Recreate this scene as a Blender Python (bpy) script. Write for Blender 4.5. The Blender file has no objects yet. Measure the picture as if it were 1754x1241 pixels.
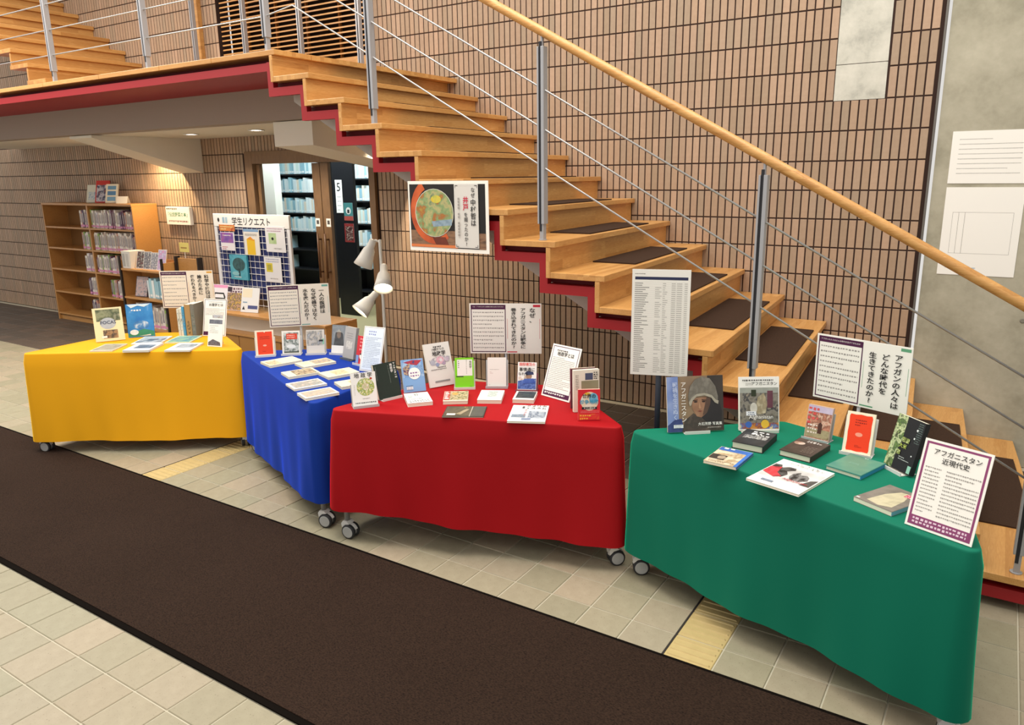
import bpy, math, random
from math import sin, cos, pi, radians, hypot, atan2
from mathutils import Matrix, Vector

# ---------------------------------------------------------------- camera
S = bpy.context.scene
COL = S.collection
cam_d = bpy.data.cameras.new('camera')
cam = bpy.data.objects.new('camera', cam_d)
COL.objects.link(cam)
_r = Vector((0.84404576, 0.53614913, -0.01143973))
_u = Vector((-0.1159577, 0.20329346, 0.97222712))
_w = Vector((-0.52358435, 0.81927765, -0.2337596))
CAM = Vector((0.0, 0.0, 1.866))
cam.matrix_world = Matrix(((_r.x, _u.x, -_w.x, CAM.x), (_r.y, _u.y, -_w.y, CAM.y), (_r.z, _u.z, -_w.z, CAM.z), (0, 0, 0, 1)))
cam_d.sensor_width = 36.0
cam_d.sensor_fit = 'HORIZONTAL'
cam_d.lens = 1282.4 / 1754 * 36
cam_d.shift_x = -15.5 / 1754
cam_d.shift_y = -12.0 / 1754
cam_d.clip_start = 0.05
S.camera = cam

# ---------------------------------------------------------------- world, large lights, exposure
wd = bpy.data.worlds.new('hall_ambient')
S.world = wd
wd.use_nodes = True
wd.node_tree.nodes['Background'].inputs[0].default_value = (1.0, 0.965, 0.92, 1)
wd.node_tree.nodes['Background'].inputs[1].default_value = 0.72
S.view_settings.view_transform = 'Standard'
S.view_settings.look = 'None'
S.view_settings.exposure = 0.08
S.view_settings.gamma = 1.0
S.view_settings.use_curve_mapping = False


def area(name, loc, size, energy, color, rot=(0, 0, 0), size_y=None):
    d = bpy.data.lights.new(name, 'AREA')
    d.energy = energy
    d.color = color
    d.shape = 'RECTANGLE'
    d.size = size
    d.size_y = size_y or size
    o = bpy.data.objects.new(name, d)
    o.location = loc
    o.rotation_euler = rot
    COL.objects.link(o)
    return o


def spot(name, loc, target, energy, color, angle=110, blend=0.6, size=0.05):
    d = bpy.data.lights.new(name, 'SPOT')
    d.energy = energy
    d.color = color
    d.spot_size = radians(angle)
    d.spot_blend = blend
    d.shadow_soft_size = size
    o = bpy.data.objects.new(name, d)
    o.location = loc
    v = Vector(target) - Vector(loc)
    o.rotation_euler = v.to_track_quat('-Z', 'Y').to_euler()
    COL.objects.link(o)
    return o


WARM = (1.0, 0.945, 0.87)
area('hall_ceiling_light_front', (-2.6, 2.2, 5.2), 5.0, 190, WARM, size_y=1.6)
area('hall_ceiling_light_stair', (-1.2, 3.9, 6.0), 4.5, 115, WARM, size_y=1.4)
area('hall_ceiling_light_entrance', (0.6, -1.6, 5.2), 4.0, 60, WARM, size_y=2.0)
area('left_wall_fill_light', (-8.0, 2.2, 4.6), 4.0, 260, WARM, size_y=2.0)  # unseen lamp added to brighten the bookcases and left wall
area('reading_room_light', (-7.9, 6.9, 2.75), 2.6, 130, (0.86, 0.95, 1.0), size_y=1.4)

# ---------------------------------------------------------------- helpers
rnd = random.Random(7)


def srgb(hx):
    hx = hx.lstrip('#')
    out = []
    for i in (0, 2, 4):
        c = int(hx[i:i + 2], 16) / 255
        out.append(c / 12.92 if c <= 0.04045 else ((c + 0.055) / 1.055) ** 2.4)
    return (*out, 1)


MATS = {}


def nodes_of(name):
    m = bpy.data.materials.new(name)
    m.use_nodes = True
    nt = m.node_tree
    b = nt.nodes['Principled BSDF']
    return m, nt, b


def plain(hx, rough=0.55, metal=0.0, spec=0.4):
    key = ('p', hx, rough, metal)
    if key not in MATS:
        m, nt, b = nodes_of('plain_' + hx)
        b.inputs['Base Color'].default_value = srgb(hx)
        b.inputs['Roughness'].default_value = rough
        b.inputs['Metallic'].default_value = metal
        b.inputs['Specular IOR Level'].default_value = spec
        MATS[key] = m
    return MATS[key]


def ramp(nt, fac, cols, interp='LINEAR'):
    r = nt.nodes.new('ShaderNodeValToRGB')
    r.color_ramp.interpolation = interp
    el = r.color_ramp.elements
    n = len(cols)
    while len(el) < n:
        el.new(0.5)
    for i, c in enumerate(cols):
        el[i].position = i / max(1, (n - 1)) if interp != 'CONSTANT' else i / n
        el[i].color = srgb(c)
    nt.links.new(fac, r.inputs[0])
    return r.outputs[0]


def noise(nt, scale, detail=3, coord='Object', stretch=None, rough=0.5):
    tc = nt.nodes.new('ShaderNodeTexCoord')
    vec = tc.outputs[coord]
    if stretch:
        mp = nt.nodes.new('ShaderNodeMapping')
        mp.inputs['Scale'].default_value = stretch
        nt.links.new(vec, mp.inputs[0])
        vec = mp.outputs[0]
    n = nt.nodes.new('ShaderNodeTexNoise')
    n.inputs['Scale'].default_value = scale
    n.inputs['Detail'].default_value = detail
    n.inputs['Roughness'].default_value = rough
    nt.links.new(vec, n.inputs['Vector'])
    return n.outputs[0], vec


def contrast(nt, v, lo, hi):
    mr = nt.nodes.new('ShaderNodeMapRange')
    mr.inputs[1].default_value = lo
    mr.inputs[2].default_value = hi
    nt.links.new(v, mr.inputs[0])
    return mr.outputs[0]


def photo(cols, scale=30, detail=3, stretch=None, lo=0.3, hi=0.7, rough=0.4):
    """printed picture: several inks laid out by a noise pattern"""
    key = ('ph', tuple(cols), scale, stretch)
    if key not in MATS:
        m, nt, b = nodes_of('print_' + cols[0])
        v, _ = noise(nt, scale, detail, stretch=stretch)
        nt.links.new(ramp(nt, contrast(nt, v, lo, hi), cols), b.inputs['Base Color'])
        b.inputs['Roughness'].default_value = rough
        MATS[key] = m
    return MATS[key]


def bump(nt, b, v, strength, dist=0.002):
    bp = nt.nodes.new('ShaderNodeBump')
    bp.inputs['Strength'].default_value = strength
    bp.inputs['Distance'].default_value = dist
    nt.links.new(v, bp.inputs['Height'])
    nt.links.new(bp.outputs[0], b.inputs['Normal'])


def cell_colour(nt, px, py, axes, cols, interp='LINEAR', off=(0, 0)):
    """one random tint for each cell of a fixed grid in the room"""
    g = nt.nodes.new('ShaderNodeNewGeometry')
    sp = nt.nodes.new('ShaderNodeSeparateXYZ')
    nt.links.new(g.outputs['Position'], sp.inputs[0])
    cb = nt.nodes.new('ShaderNodeCombineXYZ')
    for i, (a, p, o) in enumerate(zip(axes, (px, py), off)):
        s_ = nt.nodes.new('ShaderNodeMath')
        s_.operation = 'SUBTRACT'
        s_.inputs[1].default_value = o
        nt.links.new(sp.outputs[a], s_.inputs[0])
        d = nt.nodes.new('ShaderNodeMath')
        d.operation = 'DIVIDE'
        d.inputs[1].default_value = p
        nt.links.new(s_.outputs[0], d.inputs[0])
        f = nt.nodes.new('ShaderNodeMath')
        f.operation = 'FLOOR'
        nt.links.new(d.outputs[0], f.inputs[0])
        nt.links.new(f.outputs[0], cb.inputs[i])
    wn = nt.nodes.new('ShaderNodeTexWhiteNoise')
    nt.links.new(cb.outputs[0], wn.inputs['Vector'])
    return ramp(nt, wn.outputs['Value'], cols, interp)


def mixc(nt, a, b_, fac, mode='MULTIPLY'):
    mx = nt.nodes.new('ShaderNodeMix')
    mx.data_type = 'RGBA'
    mx.blend_type = mode
    if isinstance(fac, (int, float)):
        mx.inputs[0].default_value = fac
    else:
        nt.links.new(fac, mx.inputs[0])
    for s_, v in ((6, a), (7, b_)):
        if isinstance(v, tuple):
            mx.inputs[s_].default_value = v
        else:
            nt.links.new(v, mx.inputs[s_])
    return mx.outputs[2]


TW, TH = 0.0534, 0.1935         # wall tile pitch
TX0, TZ0 = -0.463, 0.001        # a joint of the wall grid
FS, FX0, FY0 = 0.2, -2.153, 2.6706   # floor tile pitch and a node of the grid


def make_materials():
    m, nt, b = nodes_of('wall_tile_clay')
    c = cell_colour(nt, TW, TH, (0, 2), ['#a68e75', '#b7997e', '#ad927a', '#be9f85', '#a6917a', '#b4967c'], off=(TX0, TZ0))
    n, _ = noise(nt, 40, 4)
    nt.links.new(mixc(nt, c, ramp(nt, n, ['#c8c0b8', '#ffffff']), 0.5), b.inputs['Base Color'])
    b.inputs['Roughness'].default_value = 0.6
    bump(nt, b, n, 0.15)
    MATS['tile'] = m

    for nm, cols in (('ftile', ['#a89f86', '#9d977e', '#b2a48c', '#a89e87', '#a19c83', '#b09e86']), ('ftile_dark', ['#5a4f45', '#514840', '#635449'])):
        m, nt, b = nodes_of('floor_' + nm)
        c = cell_colour(nt, FS, FS, (0, 1), cols, off=(FX0, FY0))
        n, _ = noise(nt, 18, 6, rough=0.65)
        sp, _ = noise(nt, 160, 2)
        c2 = mixc(nt, c, ramp(nt, n, ['#b8b4aa', '#ffffff']), 0.6)
        nt.links.new(mixc(nt, c2, ramp(nt, contrast(nt, sp, 0.28, 0.34), ['#8a8272', '#ffffff']), 0.6), b.inputs['Base Color'])
        b.inputs['Roughness'].default_value = 0.55
        bump(nt, b, n, 0.1)
        MATS[nm] = m

    m, nt, b = nodes_of('tactile_yellow')
    n, _ = noise(nt, 25, 4)
    nt.links.new(ramp(nt, n, ['#b39d68', '#c4ae78']), b.inputs['Base Color'])
    b.inputs['Roughness'].default_value = 0.6
    MATS['tactile'] = m

    # laminated wood, three orientations of the staves
    for nm, st, cols in (('wood_x', (1, 14, 14), ['#c08a4a', '#d2a060', '#c89453', '#daab6c']),
                         ('wood_y', (14, 1, 14), ['#c08a4a', '#d2a060', '#c89453', '#daab6c']),
                         ('oak', (10, 10, 1), ['#6d5034', '#80603f', '#765839']),
                         ('shelf_wood', (2, 12, 12), ['#b07c42', '#c08c50', '#b88448'])):
        m, nt, b = nodes_of(nm)
        tc = nt.nodes.new('ShaderNodeTexCoord')
        mp = nt.nodes.new('ShaderNodeMapping')
        nt.links.new(tc.outputs['Object'], mp.inputs[0])
        n = nt.nodes.new('ShaderNodeTexNoise')
        n.inputs['Scale'].default_value = 7
        n.inputs['Detail'].default_value = 5
        mp2 = nt.nodes.new('ShaderNodeMapping')
        mp2.inputs['Scale'].default_value = st
        nt.links.new(tc.outputs['Object'], mp2.inputs[0])
        nt.links.new(mp2.outputs[0], n.inputs['Vector'])
        grain = ramp(nt, contrast(nt, n.outputs[0], 0.3, 0.7), cols)
        if nm in ('wood_x', 'wood_y'):
            # staves: cells along the board, each with its own tint
            sp = nt.nodes.new('ShaderNodeSeparateXYZ')
            nt.links.new(tc.outputs['Object'], sp.inputs[0])
            ax = (0, 1) if nm == 'wood_x' else (1, 0)
            cells = []
            cb = nt.nodes.new('ShaderNodeCombineXYZ')
            sx_ = nt.nodes.new('ShaderNodeMath')
            sx_.operation = 'SNAP'
            sx_.inputs[1].default_value = 0.036
            nt.links.new(sp.outputs[ax[1]], sx_.inputs[0])
            sz_ = nt.nodes.new('ShaderNodeMath')
            sz_.operation = 'SNAP'
            sz_.inputs[1].default_value = 0.036
            nt.links.new(sp.outputs[2], sz_.inputs[0])
            row = nt.nodes.new('ShaderNodeMath')
            row.operation = 'MULTIPLY_ADD'
            row.inputs[1].default_value = 3.7
            nt.links.new(sz_.outputs[0], row.inputs[0])
            nt.links.new(sx_.outputs[0], row.inputs[2])
            w1 = nt.nodes.new('ShaderNodeTexWhiteNoise')
            w1.noise_dimensions = '1D'
            nt.links.new(row.outputs[0], w1.inputs['W'])
            sh = nt.nodes.new('ShaderNodeMath')
            sh.operation = 'MULTIPLY_ADD'
            sh.inputs[1].default_value = 0.45
            nt.links.new(w1.outputs['Value'], sh.inputs[0])
            nt.links.new(sp.outputs[ax[0]], sh.inputs[2])
            col_ = nt.nodes.new('ShaderNodeMath')
            col_.operation = 'SNAP'
            col_.inputs[1].default_value = 0.72
            nt.links.new(sh.outputs[0], col_.inputs[0])
            nt.links.new(row.outputs[0], cb.inputs[0])
            nt.links.new(col_.outputs[0], cb.inputs[1])
            w2 = nt.nodes.new('ShaderNodeTexWhiteNoise')
            nt.links.new(cb.outputs[0], w2.inputs['Vector'])
            tint = ramp(nt, w2.outputs['Value'], ['#dccdbb', '#ffffff', '#ece0d0'])
            grain = mixc(nt, grain, tint, 0.8)
        nt.links.new(grain, b.inputs['Base Color'])
        b.inputs['Roughness'].default_value = 0.38 if nm != 'oak' else 0.5
        MATS[nm] = m

    m, nt, b = nodes_of('concrete')
    n, _ = noise(nt, 3.5, 8, rough=0.62)
    n2, _ = noise(nt, 30, 4)
    c = ramp(nt, contrast(nt, n, 0.3, 0.7), ['#98937f', '#b0aa96', '#beb8a4'])
    nt.links.new(mixc(nt, c, ramp(nt, n2, ['#d0d0c8', '#ffffff']), 0.5), b.inputs['Base Color'])
    b.inputs['Roughness'].default_value = 0.75
    bump(nt, b, n2, 0.2, 0.004)
    MATS['concrete'] = m

    m, nt, b = nodes_of('pale_concrete')
    n, _ = noise(nt, 6, 8, rough=0.65)
    nt.links.new(ramp(nt, contrast(nt, n, 0.3, 0.7), ['#9b9a90', '#c3c1b4', '#d2cfc2']), b.inputs['Base Color'])
    b.inputs['Roughness'].default_value = 0.7
    bump(nt, b, n, 0.3, 0.006)
    MATS['pale_concrete'] = m

    m, nt, b = nodes_of('carpet_brown')
    n, _ = noise(nt, 110, 3, stretch=(1, 2.2, 1))
    n2, _ = noise(nt, 2.2, 3)
    c = ramp(nt, contrast(nt, n, 0.3, 0.7), ['#1f1612', '#35271f', '#3e2e24'])
    nt.links.new(mixc(nt, c, ramp(nt, n2, ['#c8c4c0', '#ffffff']), 0.6), b.inputs['Base Color'])
    b.inputs['Roughness'].default_value = 0.95
    b.inputs['Specular IOR Level'].default_value = 0.1
    bump(nt, b, n, 0.9, 0.006)
    MATS['carpet'] = m

    m, nt, b = nodes_of('tread_mat')
    n, _ = noise(nt, 220, 2)
    nt.links.new(ramp(nt, n, ['#2e211a', '#4a372b']), b.inputs['Base Color'])
    b.inputs['Roughness'].default_value = 0.95
    b.inputs['Specular IOR Level'].default_value = 0.1
    bump(nt, b, n, 0.6, 0.003)
    MATS['mat'] = m

    for nm, hx, tint in (('cloth_red', '#a00610', '#ff0820'), ('cloth_blue', '#0c3592', '#144cf0'), ('cloth_green', '#026a52', '#00ffc0'), ('cloth_yellow', '#e8a614', '#ffd030')):
        m, nt, b = nodes_of(nm)
        b.inputs['Base Color'].default_value = srgb(hx)
        b.inputs['Roughness'].default_value = 0.7
        b.inputs['Specular IOR Level'].default_value = 0.2
        b.inputs['Sheen Weight'].default_value = 1.0
        b.inputs['Sheen Roughness'].default_value = 0.28
        b.inputs['Sheen Tint'].default_value = srgb(tint)
        n, _ = noise(nt, 900, 1)
        bump(nt, b, n, 0.08, 0.001)
        MATS[nm] = m

    # stacks of books: each copy picks its own tint
    for nm, cols in (('spines_mixed', ['#e6ded2', '#d8c9c0', '#7a4f66', '#efe8dc', '#8fae58', '#c7b7a8', '#d9cfd6', '#553a5c', '#efe6d8', '#a8a0a0', '#c98f7a', '#e9e2da']),
                     ('spines_pale', ['#dfeef0', '#bfe0e6', '#e9f2f2', '#a7d2dd', '#d8e6ea', '#c2dbe4', '#8fb9c9', '#eef4f3', '#cfe3df', '#9fc9d6', '#e2d9c8', '#d5e8ee'])):
        m, nt, b = nodes_of(nm)
        oi = nt.nodes.new('ShaderNodeObjectInfo')
        nt.links.new(ramp(nt, oi.outputs['Random'], cols, 'CONSTANT'), b.inputs['Base Color'])
        b.inputs['Roughness'].default_value = 0.5
        MATS[nm] = m

    m, nt, b = nodes_of('door_glass')
    b.inputs['Base Color'].default_value = (0.9, 0.95, 0.95, 1)
    b.inputs['Roughness'].default_value = 0.02
    b.inputs['Transmission Weight'].default_value = 1.0
    b.inputs['IOR'].default_value = 1.05
    MATS['glass'] = m

    m, nt, b = nodes_of('clear_acrylic')
    b.inputs['Base Color'].default_value = (0.93, 0.95, 0.96, 1)
    b.inputs['Roughness'].default_value = 0.08
    b.inputs['Transmission Weight'].default_value = 0.75
    b.inputs['IOR'].default_value = 1.2
    MATS['acrylic'] = m

    for nm, col, st in (('glow_white', (1, 0.95, 0.85, 1), 14), ('glow_warm', (1, 0.86, 0.55, 1), 14)):
        m, nt, b = nodes_of(nm)
        b.inputs['Emission Color'].default_value = col
        b.inputs['Emission Strength'].default_value = st
        MATS[nm] = m


make_materials()
MT = lambda k: MATS[k] if isinstance(k, str) and k in MATS else (plain(k) if isinstance(k, str) else k)
STEEL = plain('#a9a9ac', 0.35, 0.35)
STEEL_D = plain('#2a2a2e', 0.5, 0.2)
RED = plain('#96161d', 0.5)
GREY = plain('#b3aa9e', 0.7)
WHITE = plain('#e9e6e0', 0.5)
BLACK = plain('#141416', 0.5)
PAPER = plain('#f1eee6', 0.7)
PAGES = plain('#eae2cc', 0.8)


class MB:
    def __init__(s):
        s.v, s.f, s.m = [], [], []

    def add(s, vs, fs, m=0):
        o = len(s.v)
        s.v += [tuple(p) for p in vs]
        for f in fs:
            s.f.append([o + i for i in f])
            s.m.append(m)
        return s

    def box(s, x0, x1, y0, y1, z0, z1, m=0):
        return s.hexa([(x0, y0, z0), (x1, y0, z0), (x1, y1, z0), (x0, y1, z0), (x0, y0, z1), (x1, y0, z1), (x1, y1, z1), (x0, y1, z1)], m)

    def hexa(s, p, m=0):
        return s.add(p, [(3, 2, 1, 0), (4, 5, 6, 7), (0, 1, 5, 4), (1, 2, 6, 5), (2, 3, 7, 6), (3, 0, 4, 7)], m)

    def ext(s, poly, a, b, ax='z', m=0):
        """polygon (counter-clockwise in its two axes) extruded along the third axis"""
        mp = {'z': lambda p, h: (p[0], p[1], h), 'y': lambda p, h: (p[0], h, p[1]), 'x': lambda p, h: (h, p[0], p[1])}[ax]
        n = len(poly)
        vs = [mp(p, a) for p in poly] + [mp(p, b) for p in poly]
        fs = [list(range(n))[::-1], [n + i for i in range(n)]] + [(i, (i + 1) % n, n + (i + 1) % n, n + i) for i in range(n)]
        return s.add(vs, fs, m)

    def tube(s, pts, r, n=10, m=0):
        pts = [Vector(p) for p in pts]
        rings = []
        up = Vector((0, 0, 1))
        for i, p in enumerate(pts):
            d = (pts[min(i + 1, len(pts) - 1)] - pts[max(i - 1, 0)]).normalized()
            a = d.cross(up if abs(d.z) < 0.95 else Vector((1, 0, 0))).normalized()
            b = a.cross(d).normalized()
            rr = r[i] if isinstance(r, (list, tuple)) else r
            rings.append([p + a * (rr * cos(2 * pi * k / n)) + b * (rr * sin(2 * pi * k / n)) for k in range(n)])
        vs = [q for g in rings for q in g]
        fs = []
        for i in range(len(rings) - 1):
            for k in range(n):
                fs.append((i * n + k, i * n + (k + 1) % n, (i + 1) * n + (k + 1) % n, (i + 1) * n + k))
        fs.append(list(range(n))[::-1])
        fs.append([(len(rings) - 1) * n + k for k in range(n)])
        return s.add(vs, fs, m)

    def lathe(s, prof, n=20, mat=None, m=0):
        """profile of (radius, height) about the z axis, placed with a matrix"""
        mat = mat or Matrix()
        vs = [mat @ Vector((r * cos(2 * pi * k / n), r * sin(2 * pi * k / n), z)) for r, z in prof for k in range(n)]
        fs = []
        for i in range(len(prof) - 1):
            for k in range(n):
                fs.append((i * n + k, i * n + (k + 1) % n, (i + 1) * n + (k + 1) % n, (i + 1) * n + k))
        if prof[0][0] > 1e-5:
            fs.append(list(range(n))[::-1])
        if prof[-1][0] > 1e-5:
            fs.append([(len(prof) - 1) * n + k for k in range(n)])
        return s.add(vs, fs, m)

    def mesh(s, name, mats, smooth=False):
        me = bpy.data.meshes.new(name)
        me.from_pydata(s.v, [], s.f)
        for k in (mats if isinstance(mats, (list, tuple)) else [mats]):
            me.materials.append(MT(k))
        me.polygons.foreach_set('material_index', s.m)
        if smooth:
            me.polygons.foreach_set('use_smooth', [True] * len(me.polygons))
        me.update()
        return me

    def obj(s, name, mats, parent=None, smooth=False, bevel=0, loc=None, **tags):
        o = bpy.data.objects.new(name, s.mesh(name, mats, smooth))
        COL.objects.link(o)
        if loc:
            o.location = loc
        if parent:
            o.parent = parent
        if bevel:
            md = o.modifiers.new('bevel', 'BEVEL')
            md.width = bevel
            md.segments = 2
            md.limit_method = 'ANGLE'
        for k, v in tags.items():
            o[k] = v
        return o


def place(me, name, parent=None, loc=(0, 0, 0), rot=(0, 0, 0), scale=(1, 1, 1), **tags):
    o = bpy.data.objects.new(name, me)
    COL.objects.link(o)
    o.location = loc
    o.rotation_euler = rot
    o.scale = scale
    if parent:
        o.parent = parent
    for k, v in tags.items():
        o[k] = v
    return o


def thing(name, label, category, loc=(0, 0, 0), rot=(0, 0, 0), group=None, kind=None):
    o = bpy.data.objects.new(name, None)
    COL.objects.link(o)
    o.empty_display_size = 0.05
    o.location = loc
    o.rotation_euler = rot
    o['label'] = label
    if category:
        o['category'] = category
    if group:
        o['group'] = group
    if kind:
        o['kind'] = kind
    return o


TEXTS = []


def text(parent, body, x, z, size, mat, y=0.0, align='CENTER', vertical=False, bold=0.0, name='lettering', spacing=1.0, sx=1.0):
    """print on a face that looks towards -y of its parent; (x, z) is the top centre (or top left)"""
    TEXTS.append(dict(parent=parent, body='\n'.join(body) if vertical else body, x=x, y=y, z=z, size=size, mat=mat, align=align, bold=bold, name=name, spacing=spacing, sx=sx))


def art(parent, w, h, items, y=0.0, name='cover_print'):
    """flat print laid on a sheet of w x h (origin bottom centre, looking at -y)"""
    mb, mats, ly = MB(), [], 0

    def mi(m):
        if m not in mats:
            mats.append(m)
        return mats.index(m)
    X = lambda u: (u - 0.5) * w
    Z = lambda v: v * h
    for it in items:
        k = it[0]
        if k == 't':       # text: ('t', body, u, v(top), size, mat, opts)
            o = it[6] if len(it) > 6 else {}
            text(parent, it[1], X(it[2]), Z(it[3]), it[4] * h, it[5], y=y - 0.0003 * (len(items) + 1), **o)
            continue
        ly += 1
        yy = y - 0.0003 * ly
        if k == 'r':
            _, u0, v0, u1, v1, m = it
            mb.add([(X(u0), yy, Z(v0)), (X(u1), yy, Z(v0)), (X(u1), yy, Z(v1)), (X(u0), yy, Z(v1))], [(0, 1, 2, 3)], mi(m))
        elif k == 'p':
            _, pts, m = it
            mb.add([(X(a), yy, Z(b)) for a, b in pts], [list(range(len(pts)))], mi(m))
        elif k == 'e':
            _, cu, cv, ru, rv, m = it
            n = 28
            mb.add([(X(cu + ru * cos(2 * pi * i / n)), yy, Z(cv + rv * sin(2 * pi * i / n))) for i in range(n)], [list(range(n))], mi(m))
        elif k == 'f':      # frame
            _, u0, v0, u1, v1, t, m = it
            tu, tv = t / w, t / h
            ring = [(u0, v0), (u1, v0), (u1, v1), (u0, v1), (u0 + tu, v0 + tv), (u1 - tu, v0 + tv), (u1 - tu, v1 - tv), (u0 + tu, v1 - tv)]
            mb.add([(X(a), yy, Z(b)) for a, b in ring], [(0, 1, 5, 4), (1, 2, 6, 5), (2, 3, 7, 6), (3, 0, 4, 7)], mi(m))
        elif k == 'l':      # lines of small print: (u0,u1,v_top,v_bottom,n,thickness,mat)
            _, u0, u1, v1, v0, n, th, m = it
            rr = random.Random(int(u0 * 991 + v1 * 577 + n))
            for i in range(n):
                v = v1 - (v1 - v0) * (i / max(1, n - 1))
                end = u1 if rr.random() > 0.22 else u0 + (u1 - u0) * rr.uniform(0.45, 0.9)
                u = u0
                while u < end:
                    du = th * h / w * rr.uniform(0.7, 1.3)
                    e = min(u + du, end)
                    vv = th * rr.uniform(0.6, 1.0)
                    mb.add([(X(u), yy, Z(v - vv)), (X(e), yy, Z(v - vv)), (X(e), yy, Z(v)), (X(u), yy, Z(v))], [(0, 1, 2, 3)], mi(m))
                    u = e + du * 0.5
    if mb.f:
        q = mb.obj(name, mats, parent)
        if all(it[0] in 'lt' for it in items):
            q['kind'] = 'stuff'


GRYTXT = plain('#9a9692', 0.7)
INK = plain('#1c1a1a', 0.6)


def book(label, w, h, t, cover, items, loc, ang, lean=None, spine='R', group=None, pages=PAGES, name='book', spine_mat=None, hard=False, category='book'):
    """a book; standing (lean in degrees) or lying face up (lean None). loc = bottom centre on the support / centre when lying"""
    if lean is None:
        r = Matrix.Rotation(radians(ang), 4, 'Z') @ Matrix.Rotation(-pi / 2, 4, 'X')
        off = Matrix.Translation((0, 0, 0))
        c = Vector(loc) + Matrix.Rotation(radians(ang), 3, 'Z') @ Vector((0, -h / 2, 0)) + Vector((0, 0, t))
    else:
        r = Matrix.Rotation(radians(ang), 4, 'Z') @ Matrix.Rotation(-radians(lean), 4, 'X')
        c = Vector(loc) + Vector((0, 0, t * sin(radians(lean)) + 0.0005))
    o = thing(name, label, category, group=group)
    o.matrix_world = Matrix.Translation(c) @ r
    ct = 0.0025 if hard else 0.0012
    ov = 0.003 if hard else 0.0
    sx = 1 if spine == 'R' else -1
    mb = MB()
    mb.box(-w / 2, w / 2, 0, ct, 0, h).box(-w / 2, w / 2, t - ct, t, 0, h)
    x1, x0 = sx * w / 2, sx * (w / 2 - ct)
    mb.box(min(x0, x1), max(x0, x1), ct, t - ct, 0, h, 1)
    mb.obj('cover', [cover, spine_mat or cover], o)
    px0, px1 = (-w / 2 + ov + 0.001, w / 2 - ct) if spine == 'R' else (-w / 2 + ct, w / 2 - ov - 0.001)
    MB().box(px0, px1, ct, t - ct, ov + 0.0008, h - ov - 0.0008).obj('pages', pages, o)
    if items:
        art(o, w, h, items)
    return o


def flyer(label, w, h, items, loc, ang, lean, name='flyer', mount=True, category='flyer', group=None):
    o = thing(name, label, category, group=group)
    o.matrix_world = Matrix.Translation(Vector(loc) + Vector((0, 0, 0.003))) @ Matrix.Rotation(radians(ang), 4, 'Z') @ Matrix.Rotation(-radians(lean), 4, 'X')
    MB().box(-w / 2, w / 2, 0, 0.003, 0, h).obj('panel', PAPER, o)
    art(o, w, h, items, name='print')
    if mount:
        # easel strut behind the board, its foot on the table
        L = h * 0.62
        s_, c_ = sin(radians(lean)), cos(radians(lean))
        py, pz = s_ * L + 0.004 * c_, c_ * L
        foot = 0.27 * h + py
        # foot in the board's own frame
        wy, wz = foot, 0.0
        ly, lz = wy * c_ - wz * s_, wy * s_ + wz * c_
        MB().hexa([(-0.012, 0.0032, L), (0.012, 0.0032, L), (0.012, 0.0062, L), (-0.012, 0.0062, L),
                  (-0.012, ly - 0.001, lz), (0.012, ly - 0.001, lz), (0.012, ly + 0.002, lz), (-0.012, ly + 0.002, lz)]).obj('strut', 'acrylic', o)
    return o


def book_stand(label, loc, ang, w, h, lean, mat, group=None):
    """an angled stand: ledge with a lip and a sloping back plate behind the book"""
    o = thing('book_stand', label, 'book stand', loc=loc, rot=(0, 0, radians(ang)), group=group)
    MB().box(-w / 2, w / 2, -0.022, 0.05, 0, 0.003).box(-w / 2, w / 2, -0.022, -0.019, 0.003, 0.014).obj('ledge', mat, o)
    s_, c_ = sin(radians(lean)), cos(radians(lean))
    y0 = 0.026
    MB().ext([(y0, 0.003), (y0 + 0.003, 0.003), (y0 + 0.003 + h * s_, 0.003 + h * c_), (y0 + h * s_, 0.003 + h * c_)], -w / 2, w / 2, 'x').obj('back_plate', mat, o)
    return o

# ================================================================ THE SETTING
WY = 5.54            # face of the wall tiles
WX1 = -0.443         # right end of the tiled wall
ST = dict(xo=-4.17, xw=-4.243, go=0.303, gw=0.297, yo=3.56, z0=2.69, r=0.168125)


def nose(k, y):
    """x of the nosing of tread k at depth y"""
    a, b = ST['xo'] + ST['go'] * k, ST['xw'] + ST['gw'] * k
    return a + (b - a) * (y - ST['yo']) / (WY - ST['yo'])


def tread_z(k):
    return ST['z0'] - ST['r'] * k


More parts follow.
